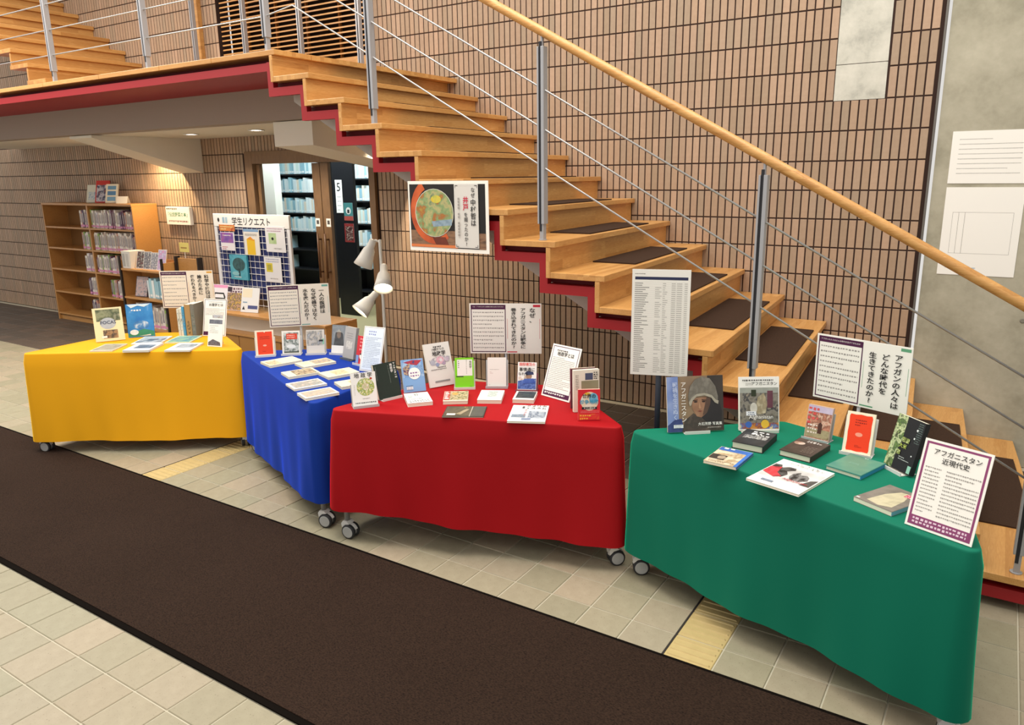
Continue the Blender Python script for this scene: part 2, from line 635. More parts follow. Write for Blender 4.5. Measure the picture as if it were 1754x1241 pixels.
def build_floor():
    o = MB().box(-15.0, 4.0, -2.5, 5.7, -0.2, -0.004).obj('floor', plain('#beb7a2', 0.8), kind='structure')
    tile = MB()
    a, b = 0.003, FS - 0.003
    c = 0.0025
    tile.add([(a, a, -0.006), (b, a, -0.006), (b, b, -0.006), (a, b, -0.006), (a + c, a + c, 0), (b - c, a + c, 0), (b - c, b - c, 0), (a + c, b - c, 0), (a, a, -c), (b, a, -c), (b, b, -c), (a, b, -c)],
             [(0, 1, 9, 8), (1, 2, 10, 9), (2, 3, 11, 10), (3, 0, 8, 11), (8, 9, 5, 4), (9, 10, 6, 5), (10, 11, 7, 6), (11, 8, 4, 7), (4, 5, 6, 7)])
    me_l, me_d = tile.mesh('floor_tile', 'ftile'), tile.mesh('floor_tile_dark', 'ftile_dark')
    rib = MB()
    rib.v, rib.f, rib.m = list(tile.v), list(tile.f), list(tile.m)
    for i in range(5):
        y = 0.022 + i * 0.039
        rib.hexa([(0.012, y - 0.006, 0), (FS - 0.012, y - 0.006, 0), (FS - 0.012, y + 0.006, 0), (0.012, y + 0.006, 0),
                  (0.016, y - 0.003, 0.004), (FS - 0.016, y - 0.003, 0.004), (FS - 0.016, y + 0.003, 0.004), (0.016, y + 0.003, 0.004)])
    me_t = rib.mesh('tactile_tile', 'tactile')
    cells = []
    for i in range(-64, 31):
        for j in range(-26, 15):
            x, y = FX0 + i * FS, FY0 + j * FS
            if y > 1.47 and y + FS < 2.5:
                continue                      # under the runner
            if y + FS > 5.56:
                continue
            v = Vector((x + 0.1, y + 0.1, 0)) - CAM
            d = v.dot(_w)
            vis = d > 0.5 and abs(v.dot(_r) / d) < 0.69 and -0.5 < v.dot(_u) / d < 0.5
            cells.append((not vis, d, x, y, i))
    cells.sort(key=lambda q: q[:2])
    rest_l, rest_d = MB(), MB()
    for n, (nv, d, x, y, i) in enumerate(cells):
        tact = i in (6, -12) and y < 4.0
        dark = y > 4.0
        if n < 300 or tact and not nv:
            place(me_t if tact else (me_d if dark else me_l), 'tile', o, (x, y, 0))
        else:
            (rest_d if dark else rest_l).add([(p[0] + x, p[1] + y, p[2]) for p in tile.v], tile.f)
    rest_l.obj('floor_tiles', 'ftile', o, kind='stuff')
    rest_d.obj('floor_tiles_dark', 'ftile_dark', o, kind='stuff')
    # dark movement joints beside the ribbed tiles
    for x in (FX0 + 6 * FS, FX0 - 12 * FS):
        MB().box(x - 0.004, x + 0.004, 2.5, 4.0, -0.004, 0.0006).obj('movement_joint', plain('#2b2622', 0.8), o)


def build_runner():
    o = thing('runner_carpet', 'long dark brown carpet runner lying across the tiled floor', 'carpet')
    MB().box(-11.5, 3.8, 1.495, 2.485, 0.0005, 0.011).obj('pile', 'carpet', o)
    MB().box(-11.5, 3.8, 1.470, 1.497, 0.0005, 0.007).obj('rubber_edge', plain('#120e0b', 1.0, 0.0, 0.05), o)
    MB().box(-11.5, 3.8, 2.483, 2.505, 0.0005, 0.007).obj('rubber_edge', plain('#120e0b', 1.0, 0.0, 0.05), o)


OPEN = (-7.08, -5.18, 2.15)      # doorway: x0, x1, top


def solid(x, z):
    """is a tile standing at this place of the back wall?"""
    if OPEN[0] - 0.02 < x < OPEN[1] + 0.02 and z < OPEN[2]:
        return False
    if -7.35 < x < -5.12 and z > 2.69:
        return False
    if -1.05 < x < -0.74 and z > 2.318:
        return False
    return True


def build_wall():
    J = plain('#33211a', 0.9)
    mb = MB()
    y0, y1 = WY + 0.0042, WY + 0.16
    mb.box(-15.0, OPEN[0], y0, y1, 0, 2.68)
    mb.box(OPEN[1], WX1, y0, y1, 0, 2.68)
    mb.box(OPEN[0], OPEN[1], y0, y1, OPEN[2], 2.68)
    mb.box(-15.0, -7.36, y0, y1, 2.68, 5.2)
    mb.box(-5.12, WX1, y0, y1, 2.68, 5.2)
    mb.box(-7.36, -5.12, y0, y1, 4.3, 5.2)
    o = mb.obj('wall_back', J, kind='structure')
    w, hh, c = TW - 0.0092, TH - 0.0095, 0.0015
    t = MB()
    t.add([(0, 0.0048, 0), (w, 0.0048, 0), (w, 0.0048, hh), (0, 0.0048, hh), (0, c, 0), (w, c, 0), (w, c, hh), (0, c, hh), (c, 0, c), (w - c, 0, c), (w - c, 0, hh - c), (c, 0, hh - c)],
          [(0, 1, 5, 4), (1, 2, 6, 5), (2, 3, 7, 6), (3, 0, 4, 7), (4, 5, 9, 8), (5, 6, 10, 9), (6, 7, 11, 10), (7, 4, 8, 11), (8, 9, 10, 11)])
    me = t.mesh('wall_tile', 'tile')
    cells = []
    for i in range(-272, 0):
        for j in range(0, 26):
            x, z = TX0 + i * TW, TZ0 + j * TH
            if not (solid(x + 0.003, z + 0.1) and solid(x + TW - 0.003, z + 0.1)):
                continue
            if -1.05 < x + TW / 2 < -0.74 and z + TH > 2.33:
                continue
            k = (x - ST['xw']) / ST['gw']
            vis = z > tread_z(max(k, 0)) and z < 2.75 and x > -4.2 or (-2.8 < x < -1.6 and z < tread_z(k) - 0.7)
            cells.append((not vis, hypot(x, WY, ) + abs(z - 1.8) * 0.2, x, z))
    cells.sort()
    rest = MB()
    for n, (nv, d, x, z) in enumerate(cells):
        if n < 300:
            place(me, 'tile', o, (x + 0.0046, WY, z + 0.0047))
        else:
            rest.add([(p[0] + x + 0.0046, p[1] + WY, p[2] + z + 0.0047) for p in t.v], t.f)
    rest.obj('wall_tiles', 'tile', o, kind='stuff')
    # bare concrete inset high on the wall, two pours
    MB().box(-1.05, -0.74, WY + 0.0015, WY + 0.005, 2.322, 2.545).box(-1.05, -0.74, WY + 0.0015, WY + 0.005, 2.549, 4.6).obj('concrete_inset', 'pale_concrete', o)
    # the bare concrete wall to the right, a steel edge strip between
    c = MB().box(WX1 + 0.03, 4.0, WY, WY + 0.2, 0, 5.2).obj('wall_right', 'concrete', kind='structure')
    for x in (0.25, 1.15, 2.05):
        for z in (0.95, 1.85, 2.75, 3.65):
            MB().lathe([(0.016, 0.0), (0.012, 0.004)], 14, Matrix.Translation((x - 0.08, WY - 0.0005, z)) @ Matrix.Rotation(pi / 2, 4, 'X')).obj('form_tie_plug', plain('#7f7b6e', 0.9), c)
    MB().box(WX1, WX1 + 0.012, WY - 0.02, WY + 0.01, 0, 5.2).obj('trim_1', plain('#6e6a64', 0.5, 0.3), kind='structure')


def build_door():
    """oak framed double glass doors in the opening"""
    x0, x1, zt = OPEN
    y0, y1 = WY + 0.01, WY + 0.11
    fr = thing('door_1', 'oak framed double glass doors leading to the reading room', None, loc=(0, 0, 0), kind='structure')
    OAK = 'oak'
    f = MB().box(x0, x0 + 0.12, y0 - 0.04, y1, 0, zt).box(x1 - 0.07, x1, y0 - 0.04, y1, 0, zt).box(x0 + 0.12, x1 - 0.07, y0 - 0.04, y1, zt - 0.13, zt)
    f.obj('door_frame', OAK, fr, bevel=0.003)
    mid = -5.975
    for nm, a, b in (('door_leaf', x0 + 0.125, mid - 0.004), ('door_leaf', mid + 0.004, x1 - 0.075)):
        yy0, yy1 = y0 + 0.01, y0 + 0.05
        w = 0.112
        L, Rr = (0.05, w) if a < mid - 0.1 else (w, 0.05)
        lf = MB().box(a, a + L, yy0, yy1, 0.01, zt - 0.135).box(b - Rr, b, yy0, yy1, 0.01, zt - 0.135)
        lf.box(a + L, b - Rr, yy0, yy1, 0.01, 0.14)
        lf = lf.obj(nm, OAK, fr, bevel=0.002)
        MB().box(a + L - 0.005, b - Rr + 0.005, yy0 + 0.016, yy0 + 0.024, 0.135, zt - 0.135).obj('pane', 'glass', lf)
        hx = b - 0.045 if a < mid - 0.1 else a + 0.055
        MB().tube([(hx, yy0 - 0.045, 0.84), (hx, yy0 - 0.045, 1.30)], 0.011, 10).tube([(hx, yy0, 0.9), (hx, yy0 - 0.045, 0.9)], 0.008, 8).tube([(hx, yy0, 1.24), (hx, yy0 - 0.045, 1.24)], 0.008, 8).obj('handle', plain('#6b4a30', 0.45), lf, smooth=True)
        sx = b - 0.075 if a < mid - 0.1 else a + 0.075
        lb = MB().box(sx - 0.032, sx + 0.032, yy0 - 0.002, yy0 - 0.0005, 1.37, 1.455)
        lb.obj('notice_label', PAPER, lf)
        MB().box(sx - 0.017, sx + 0.017, yy0 - 0.0026, yy0 - 0.002, 1.395, 1.435).obj('label_print', plain('#55504c', 0.7), lf)


def build_reading_room():
    MB().box(-12.5, -3.2, 5.7, 9.2, -0.2, 0.0).obj('floor_reading_room', plain('#a89a72', 0.6), kind='structure')
    MB().box(-12.5, -3.2, 9.0, 9.2, 0, 3.0).obj('wall_reading_room', plain('#d9d6cc', 0.8), kind='structure')
    MB().box(-12.5, -3.2, 5.7, 9.2, 2.8, 2.92).obj('ceiling_reading_room', plain('#e2dfd6', 0.8), kind='structure')
    MB().box(-9.06, -8.66, 7.2, 7.32, 0, 2.8).obj('wall_reading_room_pier', plain('#d9d4c8', 0.8), kind='structure')


def build_landing_ceiling():
    # soffit of the landing with its grey beam, the low ceiling and two tapered brackets
    MB().box(-12.0, -4.32, 4.24, 4.40, 2.315, 2.60).obj('trim_2', plain('#9c8d80', 0.75), kind='structure')
    MB().box(-12.0, -4.45, 4.40, 5.535, 2.31, 2.44).obj('ceiling', plain('#ddd4c4', 0.8), kind='structure')
    for i, (xa, xb, za) in enumerate(((-8.26, -7.845, 2.285), (-5.12, -4.67, 2.118))):
        MB().hexa([(xa, 4.30, za), (xb, 4.30, za), (xb, 5.536, 1.935), (xa, 5.536, 1.935), (xa, 4.30, 2.3095), (xb, 4.30, 2.3095), (xb, 5.536, 2.3095), (xa, 5.536, 2.3095)]).obj('trim_%d' % (3 + i), plain('#e0d9cb', 0.75), kind='structure')
    for i, (x, lab) in enumerate(((-7.03, 'round recessed downlight in the low ceiling nearer the sloping white bracket'), (-6.03, 'round recessed downlight in the low ceiling above the glass doors'))):
        d = thing('downlight', lab, 'downlight', loc=(x, 4.86, 2.309), group='downlights under the landing')
        MB().lathe([(0.062, 0), (0.075, -0.001), (0.078, -0.006), (0.06, -0.007), (0.058, -0.002)], 24).obj('rim', WHITE, d, smooth=True)
        MB().lathe([(0.0, -0.004), (0.058, -0.003)], 24).obj('lens', 'glow_white', d)
        spot('downlight_beam', (x, 4.86, 2.27), (x, 4.86, 0), 55, (1, 0.90, 0.76), 140)


def build_stairs():
    WX, WYm = 'wood_x', 'wood_y'
    o = thing('staircase', 'straight wooden staircase with red zigzag stringer rising along the tiled wall', 'staircase')
    yo, yw = ST['yo'], WY - 0.004
    TT, GAP, DV, DH = 0.034, 0.034, 0.054, 0.051
    for k in range(1, 16):
        z = tread_z(k)
        a0, a1 = nose(k, yo), nose(k, yw)
        b0, b1 = nose(k - 1, yo) - 0.0295, nose(k - 1, yw) - 0.0295
        MB().hexa([(b0, yo, z - TT), (a0, yo, z - TT), (a1, yw, z - TT), (b1, yw, z - TT), (b0, yo, z), (a0, yo, z), (a1, yw, z), (b1, yw, z)]).obj('tread', WYm, o, bevel=0.003)
    for k in range(0, 16):
        z = tread_z(k) - TT - 0.0005
        zb = max(tread_z(k + 1) - TT, 0.0)
        a0, a1 = nose(k, yo) - 0.03, nose(k, yw) - 0.03
        MB().hexa([(a0 - 0.028, yo + 0.001, zb), (a0, yo + 0.001, zb), (a1, yw, zb), (a1 - 0.028, yw, zb), (a0 - 0.028, yo + 0.001, z), (a0, yo + 0.001, z), (a1, yw, z), (a1 - 0.028, yw, z)]).obj('riser', WYm, o, bevel=0.002)
    for k in range(1, 16):
        z = tread_z(k)
        ya, yb = 4.10, 5.14
        xa = lambda y, kk=k: nose(kk - 1, y) - 0.012
        xb = lambda y, kk=k: nose(kk, y) - 0.032
        MB().hexa([(xa(ya), ya, z + 0.0004), (xb(ya), ya, z + 0.0004), (xb(yb), yb, z + 0.0004), (xa(yb), yb, z + 0.0004), (xa(ya), ya, z + 0.008), (xb(ya), ya, z + 0.008), (xb(yb), yb, z + 0.008), (xa(yb), yb, z + 0.008)]).obj('tread_mat', 'mat', o)
    # red steel zigzag plate under the treads and behind the risers
    mb = MB()
    for k in range(0, 15):
        xr, xn = nose(k, yo) - 0.0585, nose(k + 1, yo) - 0.0585
        zt = tread_z(k + 1) - TT - GAP
        ztop = tread_z(k) - TT - GAP if k else 2.618
        zlo = zt - DV
        mb.box(xr - DH, xr, yo + 0.02, yo + 0.06, zlo, ztop)
        mb.box(xr, xn - DH, yo + 0.02, yo + 0.06, zlo, zt)
        # flange running back under the tread
        mb.box(xr, xn - DH, yo + 0.06, yo + 0.30, zt - 0.004, zt)
    mb.obj('stringer', RED, o)
    # added bars filling the slot under each tread, red darkened to paint its shade
    for k in range(0, 15):
        xr, xn = nose(k, yo) - 0.057, nose(k + 1, yo) - 0.06
        MB().box(xr - 0.075, xn, yo + 0.085, yo + 0.185, tread_z(k + 1) - TT - GAP + 0.0005, tread_z(k + 1) - TT - 0.0005).obj('slot_shade_bar', plain('#6a1016', 0.7), o)
    # pale carriage slab beneath: stepped filling over a straight sloping soffit
    y0, y1 = yo + 0.19, WY - 0.006
    zs = lambda x: 2.204 - 0.554 * (x + 3.92) - 0.0
    mb = MB()
    for k in range(0, 15):
        xr, xn = nose(k, yo) - 0.062, nose(k + 1, yo) - 0.062
        zt = tread_z(k + 1) - TT - GAP - 0.006
        za, zb = zs(xr), zs(xn)
        za, zb = min(max(za, 0), zt - 0.002), min(max(zb, 0), zt - 0.002)
        if zt < 0.02:
            continue
        sk = (nose(k, y1) - nose(k, y0)) - 0.004
        mb.hexa([(xr, y0, za), (xn, y0, zb), (xn + sk, y1, zb), (xr + sk, y1, za), (xr, y0, zt), (xn, y0, zt), (xn + sk, y1, zt), (xr + sk, y1, zt)])
    mb.obj('soffit', plain('#bdb4a8', 0.75), o)
    return o


def build_landing():
    yo = ST['yo']
    xs = nose(0, yo)
    o = thing('landing', 'timber stair landing with red fascia above the bookcases', 'landing')
    # boards of the landing edge, butt joints visible
    cuts = [-8.25, -7.15, -6.27, -5.45, -4.83, xs]
    for a, b in zip(cuts[:-1], cuts[1:]):
        MB().box(a + 0.0015, b - 0.0015, yo, yo + 0.32, 2.656, 2.69).obj('edge_board', 'wood_x', o, bevel=0.003)
    MB().box(-8.25, xs, yo + 0.322, WY - 0.004, 2.656, 2.69).obj('deck', 'wood_x', o)
    MB().box(-12.0, xs - 0.111, yo + 0.022, yo + 0.032, 2.562, 2.614).box(-12.0, xs - 0.111, yo + 0.032, 4.238, 2.562, 2.570).obj('fascia', RED, o)
    MB().box(-12.0, xs - 0.06, yo + 0.14, yo + 0.15, 2.575, 2.655).obj('gap_shade_plate', plain('#6a1016', 0.7), o)  # plate behind the fascia gap, its red darkened to paint the shadow there
    MB().box(-12.0, xs - 0.111, 4.2, 4.238, 2.575, 2.646).obj('back_flange', RED, o)
    # next flight up, leaving to the left
    u = thing('staircase', 'upper wooden flight starting from the landing at the far left', 'staircase')
    for k in range(0, 9):
        x = -8.22 - 0.303 * k
        z = 2.69 + ST['r'] * (k + 1)
        if z > 4.3:
            break
        MB().box(x - 0.33, x + 0.03, yo + 0.55, WY - 0.004, z - 0.042, z).obj('tread', 'wood_y', u, bevel=0.004)
        MB().box(x - 0.025, x, yo + 0.562, WY - 0.004, z - ST['r'] + 0.0005, z - 0.0425).obj('riser', 'wood_y', u)


def build_railing():
    yo = ST['yo'] + 0.06
    r = thing('stair_railing', 'steel post and cable railing with round wooden handrail along the staircase', 'railing')
    rail = lambda x: 1.932 - 0.5580 * (x + 0.966)
    line = lambda x, off: 2.69 - 0.5549 * (x + 4.17) + off
    xt = -4.28
    zl = rail(xt)
    pts = [(-12.0, yo, zl + 0.02), (xt - 0.15, yo, zl + 0.02), (xt, yo, zl)] + [(x, yo, rail(x)) for x in (-3.2, -2.1, -1.0, 0.0, 0.62)]
    MB().tube(pts, 0.0235, 16).obj('handrail', 'wood_x', r, smooth=True)
    offs = (0.336, 0.537, 0.74)
    for i, of in enumerate(offs):
        zc = 2.69 + 0.222 + 0.2 * i
        MB().tube([(-12.0, yo, zc), (xt - 0.02, yo, zc), (xt + 0.25, yo, line(xt + 0.25, of)), (0.235, yo, line(0.235, of))], 0.0052, 8).obj('cable', plain('#b9b8b6', 0.35, 0.7), r, smooth=True)

    def post(x, zb, zt):
        p = MB()
        p.box(x - 0.021, x - 0.011, yo - 0.022, yo + 0.022, zb + 0.09, zt - 0.075)
        p.box(x + 0.003, x + 0.021, yo - 0.022, yo + 0.022, zb + 0.09, zt - 0.075)
        p = p.obj('post', STEEL, r, bevel=0.0015)
        MB().box(x - 0.0105, x + 0.0025, yo - 0.017, yo + 0.017, zb + 0.05, zt - 0.05).obj('core_bar', STEEL_D, p)
        MB().box(x - 0.011, x + 0.013, yo - 0.015, yo + 0.015, zb + 0.0005, zb + 0.1).obj('foot_socket', STEEL, p)
        MB().tube([(x, yo, zt - 0.09), (x, yo, zt - 0.015)], 0.008, 10).obj('pin', STEEL, p)
        MB().lathe([(0.024, 0.0), (0.024, 0.004), (0.012, 0.006)], 18, Matrix.Translation((x, yo, zb + 0.0006))).obj('foot_plate', STEEL, p)
    for x, zb in ((-3.376, tread_z(3)), (-2.16, tread_z(7)), (-0.962, tread_z(11)), (0.22, tread_z(15))):
        post(x, zb, rail(x))
    for x in (-4.30, -5.673, -7.05, -8.4):
        post(x, 2.69, zl + 0.02)


def build_louvre():
    o = thing('louvre_screen', 'horizontal timber slat screen behind the landing railing', 'slat screen')
    x0, x1, y = -7.33, -5.14, WY + 0.03
    z = 2.97
    while z < 4.25:
        MB().hexa([(x0, y, z), (x1, y, z), (x1, y + 0.07, z + 0.018), (x0, y + 0.07, z + 0.018), (x0, y, z + 0.014), (x1, y, z + 0.014), (x1, y + 0.07, z + 0.032), (x0, y + 0.07, z + 0.032)]).obj('slat', 'wood_x', o)
        z += 0.047
    for x in (-7.0, -6.55, -6.1, -5.65, -5.3):
        MB().box(x - 0.012, x + 0.012, y + 0.075, y + 0.1, 2.95, 4.28).obj('batten', plain('#b07a3c', 0.5), o)
    MB().box(x0, x1, y - 0.03, y + 0.07, 2.69, 2.965).obj('sill', 'wood_x', o)
    MB().box(x0, x1, y + 0.125, y + 0.13, 2.95, 4.28).obj('backing', plain('#2a1d16', 0.8), o)
    for x in (-7.563, -6.745, -5.932, -5.159):
        MB().box(x - 0.022, x - 0.008, 5.38, 5.42, 2.692, 4.9).box(x + 0.006, x + 0.02, 5.38, 5.42, 2.692, 4.9).obj('mullion', STEEL, o)
        MB().box(x - 0.008, x + 0.006, 5.385, 5.415, 2.692, 4.9).obj('mullion_core', STEEL_D, o)
    MB().box(-7.68, -7.60, WY - 0.05, WY - 0.001, 2.692, 4.9).obj('trim_board', 'wood_x', o)


build_floor()
build_runner()
build_wall()
build_door()
build_reading_room()
build_landing_ceiling()
build_stairs()
build_landing()
build_railing()
build_louvre()

# ================================================================ TABLES AND CLOTHS
TZ = 0.712     # table top
CZ = 0.717     # upper face of the cloth


def trapezoid(a, ang, L=1.5):
    """half-hexagon table top: long side L starting at a in direction ang, the short side behind it"""
    d = Vector((cos(radians(ang)), sin(radians(ang))))
    s_ = Vector((cos(radians(ang + 60)), sin(radians(ang + 60))))
    A = Vector(a)
    return [A, A + L * d, A + L / 2 * s_ + L / 2 * d, A + L / 2 * s_]


def inset(poly, t):
    n = len(poly)
    out = []
    for i in range(n):
        p0, p1, p2 = poly[i - 1], poly[i], poly[(i + 1) % n]
        d1, d2 = (p1 - p0).normalized(), (p2 - p1).normalized()
        n1, n2 = Vector((-d1.y, d1.x)), Vector((-d2.y, d2.x))
        b = (n1 + n2)
        b = b / (1 + n1.dot(n2))
        out.append(p1 + b * t)
    return out


def caster(parent, x, y, a):
    """twin wheel caster under a leg"""
    R_ = Matrix.Translation((x, y, 0)) @ Matrix.Rotation(a, 4, 'Z') @ Matrix.Translation((0.018, 0, 0))
    c = bpy.data.objects.new('caster', None)
    c.empty_display_size = 0.03
    COL.objects.link(c)
    c.parent = parent
    c.location = (x, y, 0)
    c.rotation_euler = (0, 0, a)
    return c


CASTER_MESH = {}


def caster_meshes():
    if CASTER_MESH:
        return CASTER_MESH
    rx = Matrix.Rotation(pi / 2, 4, 'X')
    ty, hb = [], []
    tyre, hub, hood = MB(), MB(), MB()
    for s_ in (-1, 1):
        T = Matrix.Translation((0.016, s_ * 0.0165 + 0.0, 0.034)) @ rx
        tyre.lathe([(0.027, -0.0095), (0.032, -0.0085), (0.034, -0.004), (0.034, 0.004), (0.032, 0.0085), (0.027, 0.0095)], 28, T)
        hub.lathe([(0.0, -0.0115), (0.024, -0.0108), (0.0275, -0.009), (0.0275, 0.009), (0.024, 0.0108), (0.0, 0.0115)], 28, T)
    # hood between the wheels and the swivel collar
    pts = [(0.016 + 0.037 * cos(t), 0.034 + 0.037 * sin(t)) for t in [radians(20 + 14 * i) for i in range(11)]]
    inn = [(0.016 + 0.012 * cos(t), 0.034 + 0.012 * sin(t)) for t in [radians(20 + 14 * i) for i in range(11)]][::-1]
    hood.ext(pts + inn, 0.0065, -0.0065, 'y')
    hood.ext([(-0.017, 0.050), (0.0, 0.066), (0.024, 0.071), (0.012, 0.082), (-0.012, 0.082), (-0.02, 0.07)], 0.02, -0.02, 'y')
    CASTER_MESH['tyre'] = tyre.mesh('tyre', plain('#2a2a2c', 0.6), True)
    CASTER_MESH['hub'] = hub.mesh('hub', plain('#a9a9a6', 0.5), False)
    CASTER_MESH['hood'] = hood.mesh('hood', plain('#dcdad4', 0.45), False)
    return CASTER_MESH


def table(label, a, ang, legs_rot):
    P = trapezoid(a, ang)
    c = sum(P, Vector((0, 0))) / 4
    o = thing('trapezoid_table', label, 'table', loc=(c.x, c.y, 0), group='trapezoid tables set in a zigzag')
    L = [p - c for p in P]
    q, ch = inset(L, 0.006), []
    for i in range(4):
        u, v = (q[i - 1] - q[i]).normalized(), (q[(i + 1) % 4] - q[i]).normalized()
        d = 0.05 if i < 2 else 0.02
        ch += [q[i] + u * d, q[i] + v * d]
    MB().ext([tuple(p) for p in ch], TZ - 0.026, TZ, 'z').obj('tabletop', plain('#d8cfc0', 0.5), o, bevel=0.004)
    corners = inset(L, 0.026)
    cm = caster_meshes()
    for i, p in enumerate(corners):
        MB().tube([(p.x, p.y, 0.0965), (p.x, p.y, TZ - 0.027)], 0.0145, 14).obj('leg', plain('#a9a6a2', 0.35, 0.6), o, smooth=True)
        ca = legs_rot[i]
        # the hood carries its tyres and hub caps
        h = place(cm['hood'], 'caster', o, (p.x, p.y, 0), (0, 0, ca), (1.17, 1.17, 1.17))
        place(cm['tyre'], 'tyre', h)
        place(cm['hub'], 'hub', h)
    ap = inset(L, 0.06)
    for i in range(4):
        p, q = ap[i], ap[(i + 1) % 4]
        MB().tube([(p.x, p.y, TZ - 0.05), (q.x, q.y, TZ - 0.05)], 0.012, 8).obj('apron_rail', plain('#8d8a87', 0.4, 0.6), o)
    return o


def cloth(label, a, ang, mat, hem=0.13, seed=1, folds=1.0, hemf=None):
    """cloth over a trapezoid table: flat top, soft edge, skirt with folds that grow towards the hem"""
    P = [p for p in inset(trapezoid(a, ang), -0.008)]
    c = sum(P, Vector((0, 0))) / 4
    P = [p - c for p in P]
    # rounded perimeter
    per, n = [], len(P)
    rr = 0.035
    for i in range(n):
        p0, p1, p2 = P[i - 1], P[i], P[(i + 1) % n]
        u, v = (p0 - p1).normalized(), (p2 - p1).normalized()
        half = u.angle(v) / 2
        t = rr / math.tan(half)
        A, B = p1 + u * t, p1 + v * t
        bis = (u + v).normalized()
        O = p1 + bis * (rr / sin(half))
        a0, a1 = atan2((A - O).y, (A - O).x), atan2((B - O).y, (B - O).x)
        while a1 < a0:
            a1 += 2 * pi
        for k in range(7):
            t_ = a0 + (a1 - a0) * k / 6
            per.append((O + Vector((cos(t_), sin(t_))) * rr, Vector((cos(t_), sin(t_))), i))
        nxt = P[(i + 1) % n]
        w2 = (P[(i + 2) % n] - nxt).normalized()
        h2 = (-v).angle(w2) / 2
        E_ = nxt - v * (rr / math.tan(h2))
        nn = Vector((v.y, -v.x))
        m = max(2, int((E_ - B).length / 0.028))
        for k in range(1, m):
            per.append((B + (E_ - B) * (k / m), nn, i))
    N = len(per)
    R = random.Random(seed)
    ph = [(R.uniform(0, 6.28), R.uniform(0.7, 1.3)) for _ in range(6)]
    rows = [(0.0, -0.010, 0.0), (0.25, -0.004, -0.0012), (0.5, -0.001, -0.004), (0.75, 0.0, -0.010)]
    vs, fs = [], []
    for _, dn, dz in rows:
        for p, nn, e in per:
            vs.append((p.x + nn.x * dn, p.y + nn.y * dn, CZ + dz))
    M = 12
    s_acc = 0.0
    arc = []
    for i in range(N):
        arc.append(s_acc)
        s_acc += (per[(i + 1) % N][0] - per[i][0]).length
    for r in range(1, M + 1):
        v = r / M
        for i, (p, nn, e) in enumerate(per):
            s_ = arc[i]
            wv = (0.55 * sin(s_ * 7.3 * ph[0][1] + ph[0][0]) + 0.35 * sin(s_ * 15.5 * ph[1][1] + ph[1][0] + v * 1.4) + 0.25 * sin(s_ * 31 + ph[2][0] - v * 2.0))
            off = 0.010 + folds * (0.014 * v ** 1.3 * (wv + 0.6) + 0.010 * v)
            hz = hem + (hemf(s_ / s_acc, e) if hemf else 0) + 0.004 * sin(s_ * 5 + ph[3][0])
            z = (CZ - 0.012) * (1 - v) + hz * v
            vs.append((p.x + nn.x * off, p.y + nn.y * off, z))
    rowsN = len(rows) + M
    for r in range(rowsN - 1):
        for i in range(N):
            j = (i + 1) % N
            fs.append((r * N + i, (r + 1) * N + i, (r + 1) * N + j, r * N + j))
    fs.append(list(range(N)))
    mb = MB()
    mb.add(vs, fs)
    o = mb.obj('tablecloth', mat, smooth=True, loc=(c.x, c.y, 0), label=label, category='tablecloth', group='plain coloured tablecloths')
    return o


TAB = {'yellow': ((-5.585, 2.368), 34.6), 'blue': ((-4.31, 3.185), -24.0), 'red': ((-2.80, 2.552), 19.3), 'green': ((-1.348, 3.034), -20.0)}
table('wheeled trapezoid table under the yellow cloth', *TAB['yellow'], (0.4, 2.5, 1.2, 3.0))
table('wheeled trapezoid table under the blue cloth', *TAB['blue'], (0.3, 0.25, 2.2, 1.0))
table('wheeled trapezoid table under the red cloth', *TAB['red'], (0.15, 0.8, 2.0, 1.2))
table('wheeled trapezoid table under the green cloth', *TAB['green'], (0.5, 0.2, 1.6, 2.4))
cloth('yellow tablecloth on the leftmost table, hanging almost to the floor', *TAB['yellow'], 'cloth_yellow', 0.085, 3, 1.0)
cloth('blue tablecloth on the table between the yellow and red ones', *TAB['blue'], 'cloth_blue', 0.10, 5, 1.2, lambda q, e: -0.02 + 0.065 * min(q / 0.4, 1))
cloth('red tablecloth on the middle table with geopolitics books', *TAB['red'], 'cloth_red', 0.15, 8, 1.5, lambda q, e: 0.03 - 0.06 * min(q / 0.4, 1))
cloth('green tablecloth on the rightmost table with large photo books', *TAB['green'], 'cloth_green', 0.125, 12, 1.3)


# ================================================================ SIGNS
PURP = plain('#4a1540', 0.6)
TXTW = plain('#f4f0ea', 0.6)


